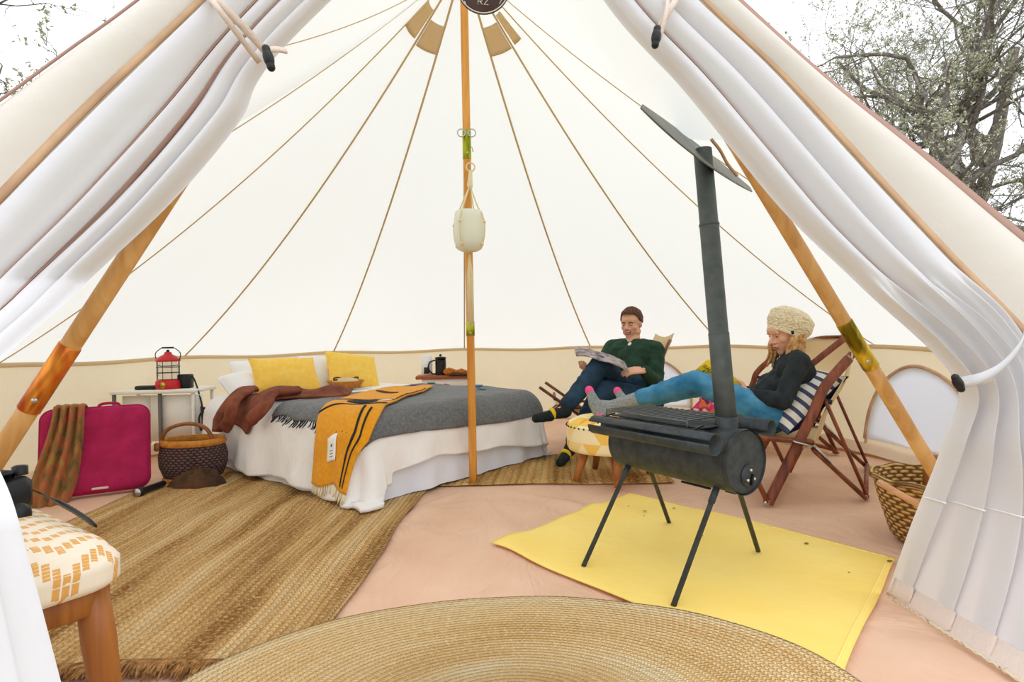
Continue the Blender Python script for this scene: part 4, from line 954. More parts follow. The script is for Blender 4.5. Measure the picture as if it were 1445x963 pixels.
m2 = MB(); m2.bar(dc+UP*(-.03)-SA*.010, dc+UP*.006+SX*-.012-SA*.010, .010, .003); m2.build('latch', 'black_metal', door)
for (px, py), fr in (((823, 800), (1, 1)), ((945, 740), (1, -1)), ((950, 856), (0, 1)), ((1070, 778), (0, -1))):
    foot = fl(px, py, .012); b0 = (E2-SA*.06 if fr[0] else E1+SA*.07)+SX*(fr[1]*.050)-UP*(SR*.80)
    m2 = MB(); d = (foot-b0).normalized(); m2.tube([b0, b0+d*.06, b0+d*.061, foot], [.011, .011, .0085, .0085], 14); lg = m2.build('leg', 'stove_steel', st)
    m2 = MB(); m2.box(b0+UP*.01, (.03, .05, .02), (SX, SA, UP), .003); m2.build('leg_socket', 'black_metal', lg)
m2 = MB(); m2.bar(E1+SA*.12-UP*(SR+.004)+SX*.02, E1+SA*.24-UP*(SR+.004)+SX*.02, .010, .006); m2.bar(E1+SA*.03-UP*(SR+.002), E1+SA*.07-UP*(SR+.002), .02, .008); m2.build('bottom_clip', 'black_metal', st)
# top plate, racks (half-pipe side trays) and grill
TZ = .415+SR+.003
def tp(a, b, z=0): return V((E1.x, E1.y, TZ+z))+SA*a+SX*b    # a along from near end, b to the left
LNs = (E2-E1).length
m2 = MB(); m2.box(tp(LNs*.56, .0, .002), (.20, LNs*.80, .005), (SX, SA, UP)); m2.build('top_plate', 'stove_steel', st)
def rodw(p, q, r=.0028): return MB().tube([p, q], r, 6)
m2 = MB(); g0, g1, gb0, gb1 = .135, LNs-.01, -.10, .115
for b in (gb0, -.03, .045, gb1): m2.tube([tp(g0, b, .020), tp(g1, b, .020)], .0030, 6)
for k in range(15): a = lerp(g0, g1, k/14); m2.tube([tp(a, gb0, .024), tp(a, gb1, .024)], .0026, 6)
for a in (g0, g1):
    for b in (gb0, gb1): m2.tube([tp(a, b, .0), tp(a, b, .022)], .003, 6)
m2.build('grill_rack', 'rack_metal', st)
m2 = MB()
for b in (.13, .15): m2.tube([tp(.04, b, -.0), tp(LNs, b, -.0)], .0028, 6)
for a in (.08, LNs-.04): m2.tube([tp(a, .10, .012), tp(a, .175, .0), tp(a, .19, -.02)], .003, 6)
m2.build('tray_hook', 'black_metal', st)
def halfpipe(b0, zoff, a0, a1, r=.032, t0=-.3, t1=PI*1.55):
    m2 = MB(); c = tp(a0, b0, zoff); m2.lathe([(r, 0), (r, a1-a0)], c, 30, (SX, UP, SA), a0=t0, a1=t1); return m2.build('side_tray', 'stove_steel', st, solid=.003)
halfpipe(.165, -.030, -.012, LNs+.005, .033, 0.15*PI, 2.1*PI-.2)
halfpipe(-.150, -.012, .00, LNs-.02, .026, -.1*PI, 1.75*PI)
# chimney
cb = at(1022, 603, -1.42); cb = tp(.075, -.012, 0); ct = PIPE_TOP.copy(); m2 = MB(); dd = (ct-cb).normalized(); Lc = (ct-cb).length
segs = [0, .325, .327, .73, .732, 1.02]; rs = [.0345, .0340, .0325, .0325, .0312, .0312]
chim = MB().tube([cb+dd*(Lc*s) for s in segs], rs, 36)
ch = chim.build('chimney_pipe', 'pipe_steel', st)
m2 = MB(); m2.lathe([(.0365, -.012), (.0368, .030), (.0350, .032)], cb, 36); m2.build('pipe_collar', 'stove_steel', st)
m2 = MB(); 

for s in (.327, .732): c = cb+dd*(Lc*s); _, a, b = frame(dd); m2 = MB(); m2.lathe([(.0337, -.004), (.0348, 0), (.0337, .004)], c, 36, (a, b, dd)); m2.build('pipe_joint', 'pipe_steel', ch)
# dark heat panel where the pipe leaves through the roof
fp = MB()
Q = {}
def flash(u, v):
    a = at(905, 150, -1.55).lerp(at(1060, 268, -1.05), u); 
    mid = at(984, 208, -1.30); a = a+(mid-at(905, 150, -1.55).lerp(at(1060, 268, -1.05), .5))*math.sin(PI*u)**1.2
    w = .15*math.sin(PI*min(1, max(0, .06+u*.90)))**.7; d = V((.35, .9, .50)).normalized(); return a+d*((v-.5)*w*2)+V((0, 0, -.012*math.sin(PI*u)))
fp.grid(flash, 30, 10); o = fp.build('roof_flashing', 'flash_panel', None, solid=.004); tag(o, 'dark grey heat-proof panel in the roof around the top of the chimney', 'flashing')
m2 = MB(); m2.tube(crom([at(1004, 197, -1.33), at(1016, 212, -1.3), at(1027, 232, -1.26), at(1040, 248, -1.22)], 5), .006, 6); m2.build('tape', 'hem_tape', o)

# ================================================================== OTTOMAN
oc_ = V((.80, -.03, 0)); to = thing('ottoman', oc_, 'round ottoman in yellow triangle-patterned cloth behind the wood stove', 'ottoman')
m2 = MB(); m2.lathe([(.0, .375), (.10, .374), (.19, .366), (.235, .348), (.252, .325)], oc_, 48, su=18, sv=12); m2.lathe([(.252, .325), (.256, .26), (.254, .205), (.244, .185), (.2, .178), (0, .178)], oc_, 48, su=14, sv=12.5); m2.build('upholstery', 'triangle_cloth', to)
m2 = MB()
for k in range(44): a = 2*PI*k/44; m2.ell(oc_+V((.2555*math.cos(a), .2555*math.sin(a), .324)), .0055, n=6, m=4)
m2.build('button_trim', 'ink', to)['kind'] = 'stuff'
for a in (PI*1.0+.30, PI*1.5-.12, 0.05, PI/2+.2):
    e = V((math.cos(a), math.sin(a), 0)); t0 = oc_+e*.17+V((0, 0, .185)); t1 = oc_+e*.235+V((0, 0, .016)); m2 = MB(); m2.tube([t0, t1], [.028, .017], 14); m2.build('leg', 'stool_wood', to)

# ================================================================== CHAIRS
def sling_chair(label, F, dv, wv, H=.70, grp='wooden sling chairs', sling=True, front=True, bk=.39):
    """F: front foot of the near side, dv: towards the back (unit), wv: to the far side"""
    F = V((F[0], F[1], 0)); dv = V((dv[0], dv[1], 0)).normalized(); wv = V((wv[0], wv[1], 0)); t = thing('sling_chair', F+wv/2, label, 'chair', grp); hn = wv.normalized()
    for k, nm in ((0, 'near'), (1, 'far')):
        o = F+wv*k; P = lambda a, z: o+dv*a+V((0, 0, z))
        m2 = MB(); pth = [P(0, .012), P(.12, .22), P(.245, .44), P(.31, .565), P(bk, H)]; 
        m2.tube(crom(pth, 5), [.0235]*21, 12, hint=hn, flat=.55); m2.build('back_post', 'chair_wood', t)
        m2 = MB(); m2.bar(P(0, .02), P(-.155, .345), .018, .034, hn, .004); m2.build('front_leg', 'chair_wood', t)
        m2 = MB(); m2.bar(P(-.16, .345), P(.24, .30)+hn*(.0), .020, .036, hn, .004); m2.build('seat_rail', 'chair_wood', t)
        m2 = MB(); m2.bar(P(.24, .27)-hn*.02, P(.52, .015)-hn*.02, .018, .034, hn, .004); m2.build('rear_leg', 'chair_wood', t)
        m2 = MB(); m2.bar(P(.53, .015), P(.31, .50)+hn*.0, .016, .030, hn, .004); m2.build('rear_strut', 'chair_wood', t)
        m2 = MB(); m2.bar(P(.14, .315)-hn*.034, P(.25, .285)-hn*.034, .004, .035, hn); m2.bar(P(.25, .29)-hn*.034, P(.34, .20)-hn*.034, .004, .03, hn); m2.build('steel_bracket', 'steel', t)
        for q in (P(0, .02), P(.525, .018)): m2 = MB(); m2.box(q, (.03, .035, .024), (dv, hn, V((0, 0, 1))), .003); m2.build('foot_hinge', 'steel', t)
        m2 = MB(); m2.bar(P(.285, .50), P(.34, .49), .022, .02, hn); m2.build('catch', 'black_metal', t)
    o = F; P = lambda a, z, w: o+dv*a+wv*w+V((0, 0, z))
    for a, z in ((-.155, .33), (.0, .03), (.52, .03), (bk-.015, H-.02)):
        m2 = MB(); m2.tube([P(a, z, 0), P(a, z, 1)], .011, 10); m2.build('cross_bar', 'chair_wood', t)
    if sling:
        m2 = MB(); ks = [(-.165, .352), (.02, .315), (.17, .275), (.24, .30), (.30, .44), (bk-.03, .60), (bk+.0, H+.012)]
        cc = crom([V((a, 0, z)) for a, z in ks], 6)
        def fn(u, v):
            i = v*(len(cc)-1); j = min(len(cc)-2, int(i)); q = cc[j].lerp(cc[j+1], i-j); sg = -.035*math.sin(PI*u)*(1 if v > .04 else .3); 
            tp_ = sstep(.86, 1, v); return P(q.x+.0, q.z+sg*(1-tp_)-.045*math.sin(PI*u)*tp_, .02+.96*u)
        m2.grid(fn, 16, 36); s = m2.build('sling', 'sling_canvas', t, solid=.004)
        m2 = MB(); m2.tube([fn(k/16, 1) for k in range(17)], .005, 6); m2.build('sling_hem', 'hem_tape', s)
    return t
sling_chair('wooden folding sling chair carrying the person in the cream hat', (1.405, -.635), (1, .06), (.45, .60), H=.70, bk=.44)
sling_chair('empty wooden folding sling chair behind the person in the cream hat', (1.93, .43), (1, -.06), (-.03, .50), H=.82, bk=.64)
# the other seat: low cross-legged safari chair
tcr = thing('safari_chair', V((1.05, .95, 0)), 'cross-legged wooden safari chair carrying the person in the green shirt', 'chair')
for k, yy in enumerate((.80, 1.22)):
    sh = .10*k
    m2 = MB(); m2.bar(V((.49+sh, yy, .475)), V((1.12+sh, yy+.02, .012)), .022, .050, V((0, 1, 0)), .004); m2.build('cross_leg', 'chair_wood', tcr)
    m2 = MB(); m2.bar(V((.27+sh, yy+.03, .012)), V((.95+sh, yy+.05, .60)), .022, .050, V((0, 1, 0)), .004); m2.build('cross_leg', 'chair_wood', tcr)
    m2 = MB(); m2.bar(V((.62+sh, yy+.03, .33)), V((1.30+sh, yy+.05, .26)), .020, .036, V((0, 1, 0)), .004); m2.build('seat_rail', 'chair_wood', tcr)
    m2 = MB(); m2.bar(V((1.16+sh*.3, yy+.04, .18)), V((1.50+sh*.3, yy+.09, .80)), .020, .036, V((0, 1, 0)), .004); m2.build('back_post', 'chair_wood', tcr)
    m2 = MB(); m2.bar(V((1.22+sh, yy+.03, .28)), V((1.42+sh, yy+.04, .012)), .020, .036, V((0, 1, 0)), .004); m2.build('rear_leg', 'chair_wood', tcr)
m2 = MB(); cc = crom([V((.66, 0, .34)), V((.9, 0, .26)), V((1.16, 0, .22)), V((1.26, 0, .32)), V((1.40, 0, .58)), V((1.52, 0, .85))], 6)
m2.grid(lambda u, v: (lambda q: V((q.x, .82+.42*u+q.x*.03, q.z-.03*math.sin(PI*u))))(cc[int(round(v*30))]), 12, 30); s = m2.build('sling', 'sling_canvas', tcr, solid=.004)
m2 = MB(); m2.tube([V((.60, .80, .385)), V((.66, 1.23, .385))], .011, 8); m2.build('cross_bar', 'chair_wood', tcr)
# bright cushion seen behind the knees
pc = at(988, 578, .36); X = V((.80, .0, -.60)).normalized(); Z = V((-.3, -.9, -.2)); Z = (Z-X*Z.dot(X)).normalized(); pillow('patterned_cushion', pc+V((.05, 0, -.05)), X, Z.cross(X), Z, .24, .20, .08, 'bright_pattern', 'small pink and purple patterned cushion behind the blue jeans', 'cushion')
# striped cushion behind the woman
pc = at(1123, 563, -.40); a1, a0 = at(1172, 524, -.40), at(1090, 602, -.40); Y = (a1-a0).normalized(); Z = V((-.85, -.12, .52)); Z = (Z-Y*Z.dot(Y)).normalized()
pillow('striped_cushion', pc, Y, Z.cross(Y), Z, .42, .34, .19, 'navy_stripe', 'navy cushion with white stripes behind the back of the black sweater', 'cushion', mt2='navy_cotton')

# ================================================================== WICKER BASKET with firewood (right)
wb = V((1.79, -1.17, 0)); tw_ = thing('firewood_basket', wb, 'tall wicker basket half hidden by the right door curtain', 'basket')
m2 = MB(); m2.lathe([(0, .012), (.135, .012), (.15, .03), (.19, .17), (.205, .245), (.213, .255), (.205, .262), (.193, .25), (.17, .16), (.135, .03), (0, .025)], wb, 44, su=7, sv=9); m2.build('wicker_body', 'wicker', tw_)
m2 = MB(); m2.tube([wb+V((.208*math.cos(a), .208*math.sin(a), .255+.004*math.sin(9*a))) for a in [2*PI*k/60 for k in range(61)]], .011, 8, cap=False)
m2.build('braided_rim', 'wicker', tw_)
for k, (p, q, w, lb) in enumerate(((at(1242, 682, -1.33), at(1288, 708, -1.36), .045, 'pale split log lying across the rim of the wicker basket'), (at(1262, 686, -1.20), at(1275, 720, -1.18), .05, 'short reddish log standing in the wicker basket behind the pale one'), (wb+V((.02, .05, .14)), wb+V((.05, .07, .33)), .06, 'brown log upright at the back of the wicker basket'))):
    m2 = MB(); d = (q-p); m2.bar(p-d*.05, q+d*(.15 if k == 0 else 0), w, w*.5, V((0, 0, 1)), .006); o = m2.build('log', ['log_wood', 'brown_leather', 'stool_wood'][k]); tag(o, lb, 'log', 'firewood in the wicker basket')

# ================================================================== FOREGROUND STOOL with camera
sz = .475; rc = fl(157, 778, sz-.02); 
e1 = (fl(30, 692, sz)-fl(140, 742, sz)).normalized(); e1 = V((-.79, .62, 0)).normalized(); e2 = V((-e1.y, e1.x, 0)); 
if e2.y > 0: e2 = -e2
S_ = .50; sc0 = V((rc.x, rc.y, 0))+(e1+e2)*(S_/2)-(e1+e2).normalized()*.03
tst = thing('footstool', sc0, 'square wooden stool with cream and ochre patterned seat, front left corner', 'stool')
out = rr_pt(0, S_+.01, S_+.01, .07); n_ = len(out); prof = [(0, .034), (.4, .033), (.75, .027), (.92, .012), (1, -.016), (1.0, -.05), (.97, -.058), (0, -.058)]
def sf_(u, v):
    k = int(round(u*n_)) % n_; i = v*(len(prof)-1)*1.0; j = min(len(prof)-2, int(i)); f = i-j; s, z = lerp(prof[j][0], prof[j+1][0], f), lerp(prof[j][1], prof[j+1][1], f); return sc0+e1*(out[k][0]*s)+e2*(out[k][1]*s)+V((0, 0, sz-.02+z))
def suv(u, v):
    k = int(round(u*n_)) % n_; i = v*(len(prof)-1); j = min(len(prof)-2, int(i)); f = i-j; s = lerp(prof[j][0], prof[j+1][0], f); ex = max(0, v*7-3)*.03; return ((out[k][0]*(s+ex)*2.1), (out[k][1]*(s+ex)*2.1))
m2 = MB(); m2.grid(sf_, n_, 28, suv); m2.build('seat_pad', 'ikat_cloth', tst)
zb = sz-.08
for (a, b, c) in ((1, 0, e1), (-1, 0, e1), (0, 1, e2), (0, -1, e2)):
    cc_ = sc0+e1*(a*(S_/2-.03))+e2*(b*(S_/2-.03))+V((0, 0, zb-.022)); m2 = MB(); L_ = S_-.06
    m2.box(cc_, (.02 if a else L_, .02 if b else L_, .045), (e1, e2, V((0, 0, 1))), .003); m2.build('apron', 'stool_wood', tst)
for sx in (-1, 1):
    for sy in (-1, 1):
        t0 = sc0+e1*(sx*(S_/2-.045))+e2*(sy*(S_/2-.045))+V((0, 0, zb)); t1 = sc0+e1*(sx*(S_/2-.015))+e2*(sy*(S_/2-.015))+V((0, 0, .008)); m2 = MB(); m2.tube([t0, t0.lerp(t1, .25), t1], [.025, .027, .017], 18); m2.build('leg', 'stool_wood', tst)
# photo camera standing on the stool
ccm = sc0+V((-.085, .115, sz+.075)); tcm = thing('photo_camera', ccm, 'black photo camera standing on the patterned stool, cut by the curtain', 'camera')
X = V((.35, .94, 0)); Yc = V((0, 0, 1)); Zc = V((.94, -.35, 0))
ccm = at(-2, 704, -1.98); tcm.location = ccm
m2 = MB(); m2.box(ccm, (.11, .075, .05), (X, Yc, Zc), .012); m2.build('camera_body', 'black_plastic', tcm)
m2 = MB(); m2.box(ccm+Yc*.045, (.045, .022, .045), (X, Yc, Zc), .008); m2.build('viewfinder', 'black_plastic', tcm)
m2 = MB(); m2.lathe([(.014, 0), (.014, .018), (.010, .020), (0, .020)], ccm+Yc*.04+X*.04, 18, (X, Zc, Yc)); m2.build('dial', 'black_metal', tcm)
m2 = MB(); m2.lathe([(0, .075), (.025, .075), (.033, .08), (.036, .06), (.032, .03), (.034, .0)], ccm+Zc*.0-Yc*.003, 28, (X, Yc, -Zc)); m2.build('lens', 'black_plastic', tcm)
m2 = MB(); q = at(26, 728, -2.0); m2.ell(q, (.022, .022, .026)); m2.build('grip', 'black_plastic', tcm)
m2 = MB(); pth = crom([ccm+X*.05+Yc*.01, fl(58, 697, sz+.028), fl(88, 712, sz+.026), fl(112, 726, sz+.018), fl(135, 742, sz+.006)], 10)
m2.tube(pth, [.0035]*14+[.0035+.006*min(1, k/5)*min(1, (len(pth)-15-k)/4+.3)*(1+.12*(-1)**k) for k in range(len(pth)-14)], 8, flat=.4); m2.build('strap', 'black_metal', tcm)

# ================================================================== PEOPLE
def hand(mb_, w, d, pn, th, curl=.5, s=1.0):
    """w wrist, d along the hand, pn palm normal (side the fingers curl to), th thumb side"""
    w = V(w); d = V(d).normalized(); pn = V(pn); pn = (pn-d*pn.dot(d)).normalized(); th = d.cross(pn)*(1 if d.cross(pn).dot(V(th)) > 0 else -1)
    for k in range(4):
        o = (1.5-k)*.019*s; mb_.cap(w+th*o*.6+d*.005, w+d*.082*s+th*o, .013*s, .0105*s, 8)
        p = w+d*.085*s+th*o; L = [.034, .038, .036, .028][k]*s; a = curl*.5
        for j in range(3):
            dr = (d*math.cos(a)+pn*math.sin(a)); q = p+dr*(L*(1, .72, .6)[j]); mb_.cap(p, q, .0092*s-.0007*j, .0085*s-.0007*j, 8); p = q; a += curl*.75
    p = w+d*.022*s+th*.026*s; q = p+(d*.6+th*.65+pn*.35).normalized()*.042*s; mb_.cap(p, q, .013*s, .011*s, 8); r = q+(d*.9+th*.1+pn*.45).normalized()*.032*s; mb_.cap(q, r, .0105*s, .0085*s, 8)
def headm(mb_, c, f, up, s=1.0, fem=0):
    f = V(f).normalized(); up = V(up); up = (up-f*up.dot(f)).normalized(); r = f.cross(up); A = (r, f, up); P = lambda x, y, z: c+r*(x*s)+f*(y*s)+up*(z*s); E = lambda q, rr: mb_.ell(q, tuple(k*s for k in rr), A)
    E(P(0, -.012, .035), (.074, .095, .085)); E(P(0, .018, -.03), (.062, .068, .085)); E(P(0, .040, -.085), (.034 if not fem else .030, .038, .030)); E(P(0, .058, -.098), (.018, .018, .014))
    for x in (-1, 1):
        E(P(x*.040, .052, -.022), (.022, .022, .022)); E(P(x*.050, .005, -.060), (.020, .036, .030)); E(P(x*.028, .074, .022), (.026, .010, .009)); E(P(x*.073, -.006, -.006), (.009, .018, .029)); E(P(x*.014, .090, -.030), (.0085, .011, .008))
        E(P(x*.030, .070, .004), (.014, .012, .008))
    mb_.cap(P(0, .082, .012), P(0, .106, -.024), .0085*s, .0125*s); E(P(0, .083, -.052), (.022, .013, .006)); E(P(0, .081, -.064), (.019, .013, .007)); E(P(0, .07, .035), (.05, .022, .03))
    return P, A
def face(P, A, s, parent, smile=True, mt='lip', brow='hair_brown', closed=False):
    r, f, up = A
    for x in (-1, 1):
        m2 = MB(); m2.ell(P(x*.030, .0775, .002), (.009*s, .005*s, (.0030 if closed else .0042)*s), A, 12, 8); e = m2.build('eye', 'eye_white' if not closed else 'eye_dark', parent)
        if not closed: m2 = MB(); m2.ell(P(x*.030, .0835, .001), (.0048*s, .0028*s, .0046*s), A, 10, 6); m2.build('iris', 'eye_dark', e)
        m2 = MB(); m2.tube([P(x*.014, .086, .0175), P(x*.030, .088, .023), P(x*.047, .078, .018)], .0033*s, 6); m2.build('eyebrow', brow, parent)
    m2 = MB(); w = .026 if smile else .019; dz = .009 if smile else .002
    m2.tube([P(-w, .078, -.055+dz), P(-w*.5, .092, -.056), P(0, .096, -.0555), P(w*.5, .092, -.056), P(w, .078, -.055+dz)], .0032*s, 6); m2.tube([P(-w*.9, .079, -.058+dz*.8), P(-w*.4, .091, -.067), P(0, .094, -.069), P(w*.4, .091, -.067), P(w*.9, .079, -.058+dz*.8)], .004*s, 6); m2.build('lips', mt, parent)
    if smile: m2 = MB(); m2.tube([P(-w*.75, .083, -.0565+dz*.5), P(0, .0945, -.0615), P(w*.75, .083, -.0565+dz*.5)], .0036*s, 6); m2.build('teeth', 'teeth', parent)

# ---- the person in the green shirt
hdM = at(891, 457, 1.00); tM = thing('person', V((1.22, .85, .30)), 'person in dark green shirt and jeans reading a magazine, legs crossed', 'person')
fM = V((-.62, -.76, -.16)).normalized(); upM = V((-.08, -.10, 1)).normalized()
hipL, hipR = V((1.30, .74, .36)), V((1.19, .93, .37)); pel = (hipL+hipR)/2; shL, shR = at(925, 494, .86), at(864, 492, 1.12); chest = (shL+shR)/2+V((-.01, -.02, -.10)); neck0 = (shL+shR)/2+V((-.0, -.01, .03)); kneeU, ankU = at(847, 516, .60), at(796, 578, .36); kneeD, ankD = at(850, 551, .56), V((.64, .44, .10))
elL, wrL = at(926, 542, .74), at(909, 523, .56); elR, wrR = at(840, 530, .98), at(829, 522, .78)
b = MB(); PM, AM = headm(b, hdM, fM, upM, 1.0); b.cap(neck0, hdM+V((.01, .015, -.06)), .058, .055)
b.cap(pel, chest, .12, .13); b.cap(chest+(shL-chest)*.5, chest+(shR-chest)*.5, .11, .11); b.cap(shL, neck0, .055, .045); b.cap(shR, neck0, .055, .045)
for sh, el, wr in ((shL, elL, wrL), (shR, elR, wrR)): b.cap(sh, el, .050, .040); b.cap(el, wr, .040, .026)
for hp_, kn, an in ((hipR, kneeU, ankU), (hipL, kneeD, ankD)): b.cap(hp_, kn, .075, .052); b.cap(kn, an, .052, .033)
toeU = at(756, 590, .30); toeD = V((.555, .33, .035)); b.cap(ankU, ankU.lerp(toeU, .4)+V((0, 0, -.02)), .026, .026); b.cap(ankU, toeU, .026, .014); b.cap(ankD, toeD+V((0, 0, .004)), .026, .014)
hand(b, wrL, V((-.9, -.20, .02)), V((-.1, .5, -.8)), V((0, .3, 1)), .45); hand(b, wrR, V((-.45, -.85, .1)), V((.5, -.1, 1)), V((-1, 0, .3)), .6)
bo = remeshed(b, 'body', 'skin_man', tM, .0055, 2)
face(PM, AM, 1.0, tM)
h = MB(); r_, f_, u_ = AM
h.ell(PM(0, -.020, .050), (.081, .100, .083), AM, 24, 16); hm = MB()
def capfn(u, v):   # short hair: hairline high over the forehead, low at the nape, a small quiff
    a = 2*PI*u; fr = math.sin(a); side = abs(math.cos(a))
    lim = interp([(-1, 2.1), (-.3, 1.95), (.12, 1.80), (.30, 1.55), (.5, 1.25), (.7, 1.12), (1, 1.08)], fr); ph = v*lim; rx, ry, rz = .0785, .102, .093
    n1 = noise.noise(V((math.cos(a)*4, math.sin(a)*4, ph*4)))*.005
    q = .016*sstep(.3, 1, fr)*sstep(.45, .95, ph/lim)
    return PM(math.sin(ph)*math.cos(a)*(rx+n1), -.012+math.sin(ph)*math.sin(a)*(ry+n1)+q*.6, .034+math.cos(ph)*(rz+n1)+q*.6)
hm.grid(capfn, 48, 20); hm.build('hair', 'hair_brown', tM, solid=.010)
c = MB(); c.cap(pel+V((0, 0, .03)), chest, .135, .150); c.cap(chest+(shL-chest)*.5, chest+(shR-chest)*.5, .118, .118); c.cap(shL, neck0, .066, .058); c.cap(shR, neck0, .066, .058)
for sh, el, wr in ((shL, elL, wrL), (shR, elR, wrR)): c.cap(sh, el, .062, .053); c.cap(el, el.lerp(wr, .93), .053, .038)
shirt = remeshed(c, 'shirt', 'green_shirt', tM, .0065, 3, wr=.006, ws=13)
lt = fM.cross(V((0, 0, 1))).normalized()
for sg in (-1, 1):
    m2 = MB(); bcen = neck0+fM*.052+V((0, 0, .030)); a = neck0-fM*.03+lt*sg*.058+V((0, 0, .045)); d = neck0+fM*.070+lt*sg*.012+V((0, 0, .01)); e = neck0+fM*.078+lt*sg*.055+V((0, 0, -.022)); g = neck0+fM*.01+lt*sg*.085+V((0, 0, .012)); m2.add([a, d, e, g], [(0, 1, 2, 3)]); m2.build('collar', 'green_shirt', shirt, solid=.007)
m2 = MB(); m2.box(chest+fM*.145+lt*.06+V((0, 0, .055)), (.085, .006, .095), (lt, fM, lt.cross(fM))); 
nkin = MB(); nkin.ell(neck0+fM*.062+V((0, 0, .005)), (.022, .03, .03), (lt, fM, V((0, 0, 1)))); nkin.build('undershirt', 'page', shirt)
c = MB(); c.cap(pel-V((0, 0, .01)), pel+V((0, .02, .10)), .138, .132)
for hp_, kn, an in ((hipR, kneeU, ankU), (hipL, kneeD, ankD)): c.cap(hp_, kn, .094, .070); c.cap(kn, kn.lerp(an, .88), .070, .052)
remeshed(c, 'jeans', 'dark_jeans', tM, .0065, 3, wr=.006, ws=12, seed=4)
for an, toe, nm in ((ankU, toeU, 'a'), (ankD, toeD, 'b')):
    dn = V((0, 0, -.030)); c = MB(); kn = kneeU if nm == 'a' else kneeD; c.cap(an.lerp(kn, .12), an+dn*.4, .040, .042); c.cap(an+dn*.6+(an-toe).normalized()*.012, toe, .041, .024); c.cap(an.lerp(toe, .5)+dn*.5, toe+dn*.2, .036, .026); sk = remeshed(c, 'sock', 'dark_sock', tM, .005, 2)
    m2 = MB(); q = an.lerp(toe, .42)+dn*.15; ax_ = (toe-an).normalized(); F_ = frame(ax_); m2.ell(q, (.0400, .0400, .020), (F_[1], F_[2], ax_)); m2.ell(an.lerp(kn, .10), (.0425, .0425, .022), (frame(kn-an)[1], frame(kn-an)[2], (kn-an).normalized())); m2.build('sock_patch', 'yellow_sock', sk)
# magazine
tg = thing('magazine', at(845, 512, .62), 'open magazine in the hands of the person in the green shirt', 'magazine')
def page(x0, y0, x1, y1, Y0, Y1, dep, nm):
    a, b_ = at(x0, y0, Y0), at(x1, y1, Y1); m2 = MB(); dv = V((.10, .85, .26)).normalized()*dep
    m2.grid(lambda u, v: a.lerp(b_, u)+dv*v+V((0, 0, .012*math.sin(PI*u))), 12, 6); o = m2.build(nm, 'page_dark', tg, solid=.004); return o
page(845, 509, 813, 503, .50, .58, .20, 'left_pages'); page(845, 509, 888, 525, .50, .42, .20, 'right_pages')

# ---- the person in the cream hat
hdW = at(1108, 470, -.33); tW = thing('person', at(1100, 585, -.33), 'person in black sweater, jeans and cream knitted hat reading, feet up', 'person')
fW = V((-.96, -.10, -.30)).normalized(); upW = V((-.32, -.03, 1)).normalized()
hL, hR = at(1086, 583, -.44), at(1086, 578, -.22); pW = (hL+hR)/2; sL, sR = at(1128, 512, -.49), at(1116, 510, -.17); ch_ = (sL+sR)/2+V((-.02, 0, -.11)); nk = (sL+sR)/2+V((-.02, 0, .03))
kL, kR = at(981, 538, -.36), at(990, 545, -.20); aL_, aR_ = at(862, 574, -.10), at(886, 572, .02); eL, wL = at(1104, 566, -.53), at(1056, 557, -.42); eR, wR = at(1085, 560, -.14), at(1046, 552, -.22)
b = MB(); PW, AW = headm(b, hdW, fW, upW, .95, 1); b.cap(nk, hdW-fW*.025+V((0, 0, -.05)), .048, .047)
b.cap(pW, ch_, .11, .10); b.cap(ch_+(sL-ch_)*.5, ch_+(sR-ch_)*.5, .085, .085); b.cap(sL, nk, .042, .036); b.cap(sR, nk, .042, .036)
for s0, e0, w0 in ((sL, eL, wL), (sR, eR, wR)): b.cap(s0, e0, .040, .032); b.cap(e0, w0, .032, .022)
for h0, k0, a0 in ((hL, kL, aL_), (hR, kR, aR_)): b.cap(h0, k0, .070, .046); b.cap(k0, a0, .046, .03)
tLo, tRo = at(832, 552, -.06), at(872, 553, .08); hlL, hlR = at(846, 586, -.10), at(888, 580, .0); b.cap(aL_, hlL, .03, .026); b.cap(hlL, tLo, .026, .02); b.cap(aR_, hlR, .03, .026); b.cap(hlR, tRo, .026, .02)
hand(b, wL, V((-.9, .3, .25)), V((.1, .9, .4)), V((-.2, 0, 1)), .6, .92); hand(b, wR, V((-.9, -.25, .25)), V((0, -.9, .4)), V((-.2, 0, 1)), .6, .92)
remeshed(b, 'body', 'skin_woman', tW, .0055, 2); face(PW, AW, .95, tW, smile=False, brow='hair_blond', closed=True)
c = MB(); c.cap(pW+V((.0, 0, .05)), ch_, .112, .115); c.cap(ch_+(sL-ch_)*.5, ch_+(sR-ch_)*.5, .098, .098); c.cap(sL, nk, .052, .052); c.cap(sR, nk, .052, .052)
fw0 = V((-1, 0, -.12))
for s in (-1, 1): c.ell(ch_+V((-.085, s*.065, -.015)), (.070, .065, .065))
for s0, e0, w0 in ((sL, eL, wL), (sR, eR, wR)): c.cap(s0, e0, .053, .045); c.cap(e0, e0.lerp(w0, .92), .045, .032)
remeshed(c, 'sweater', 'black_sweater', tW, .006, 3, wr=.004, ws=14, seed=2)
c = MB(); c.cap(pW-V((0, 0, .01)), pW+V((.01, 0, .03)), .108, .095)
for h0, k0, a0 in ((hL, kL, aL_), (hR, kR, aR_)): c.cap(h0, k0, .080, .056); c.cap(k0, k0.lerp(a0, .62), .055, .041)
remeshed(c, 'jeans', 'blue_jeans', tW, .006, 3, wr=.0045, ws=14, seed=7)
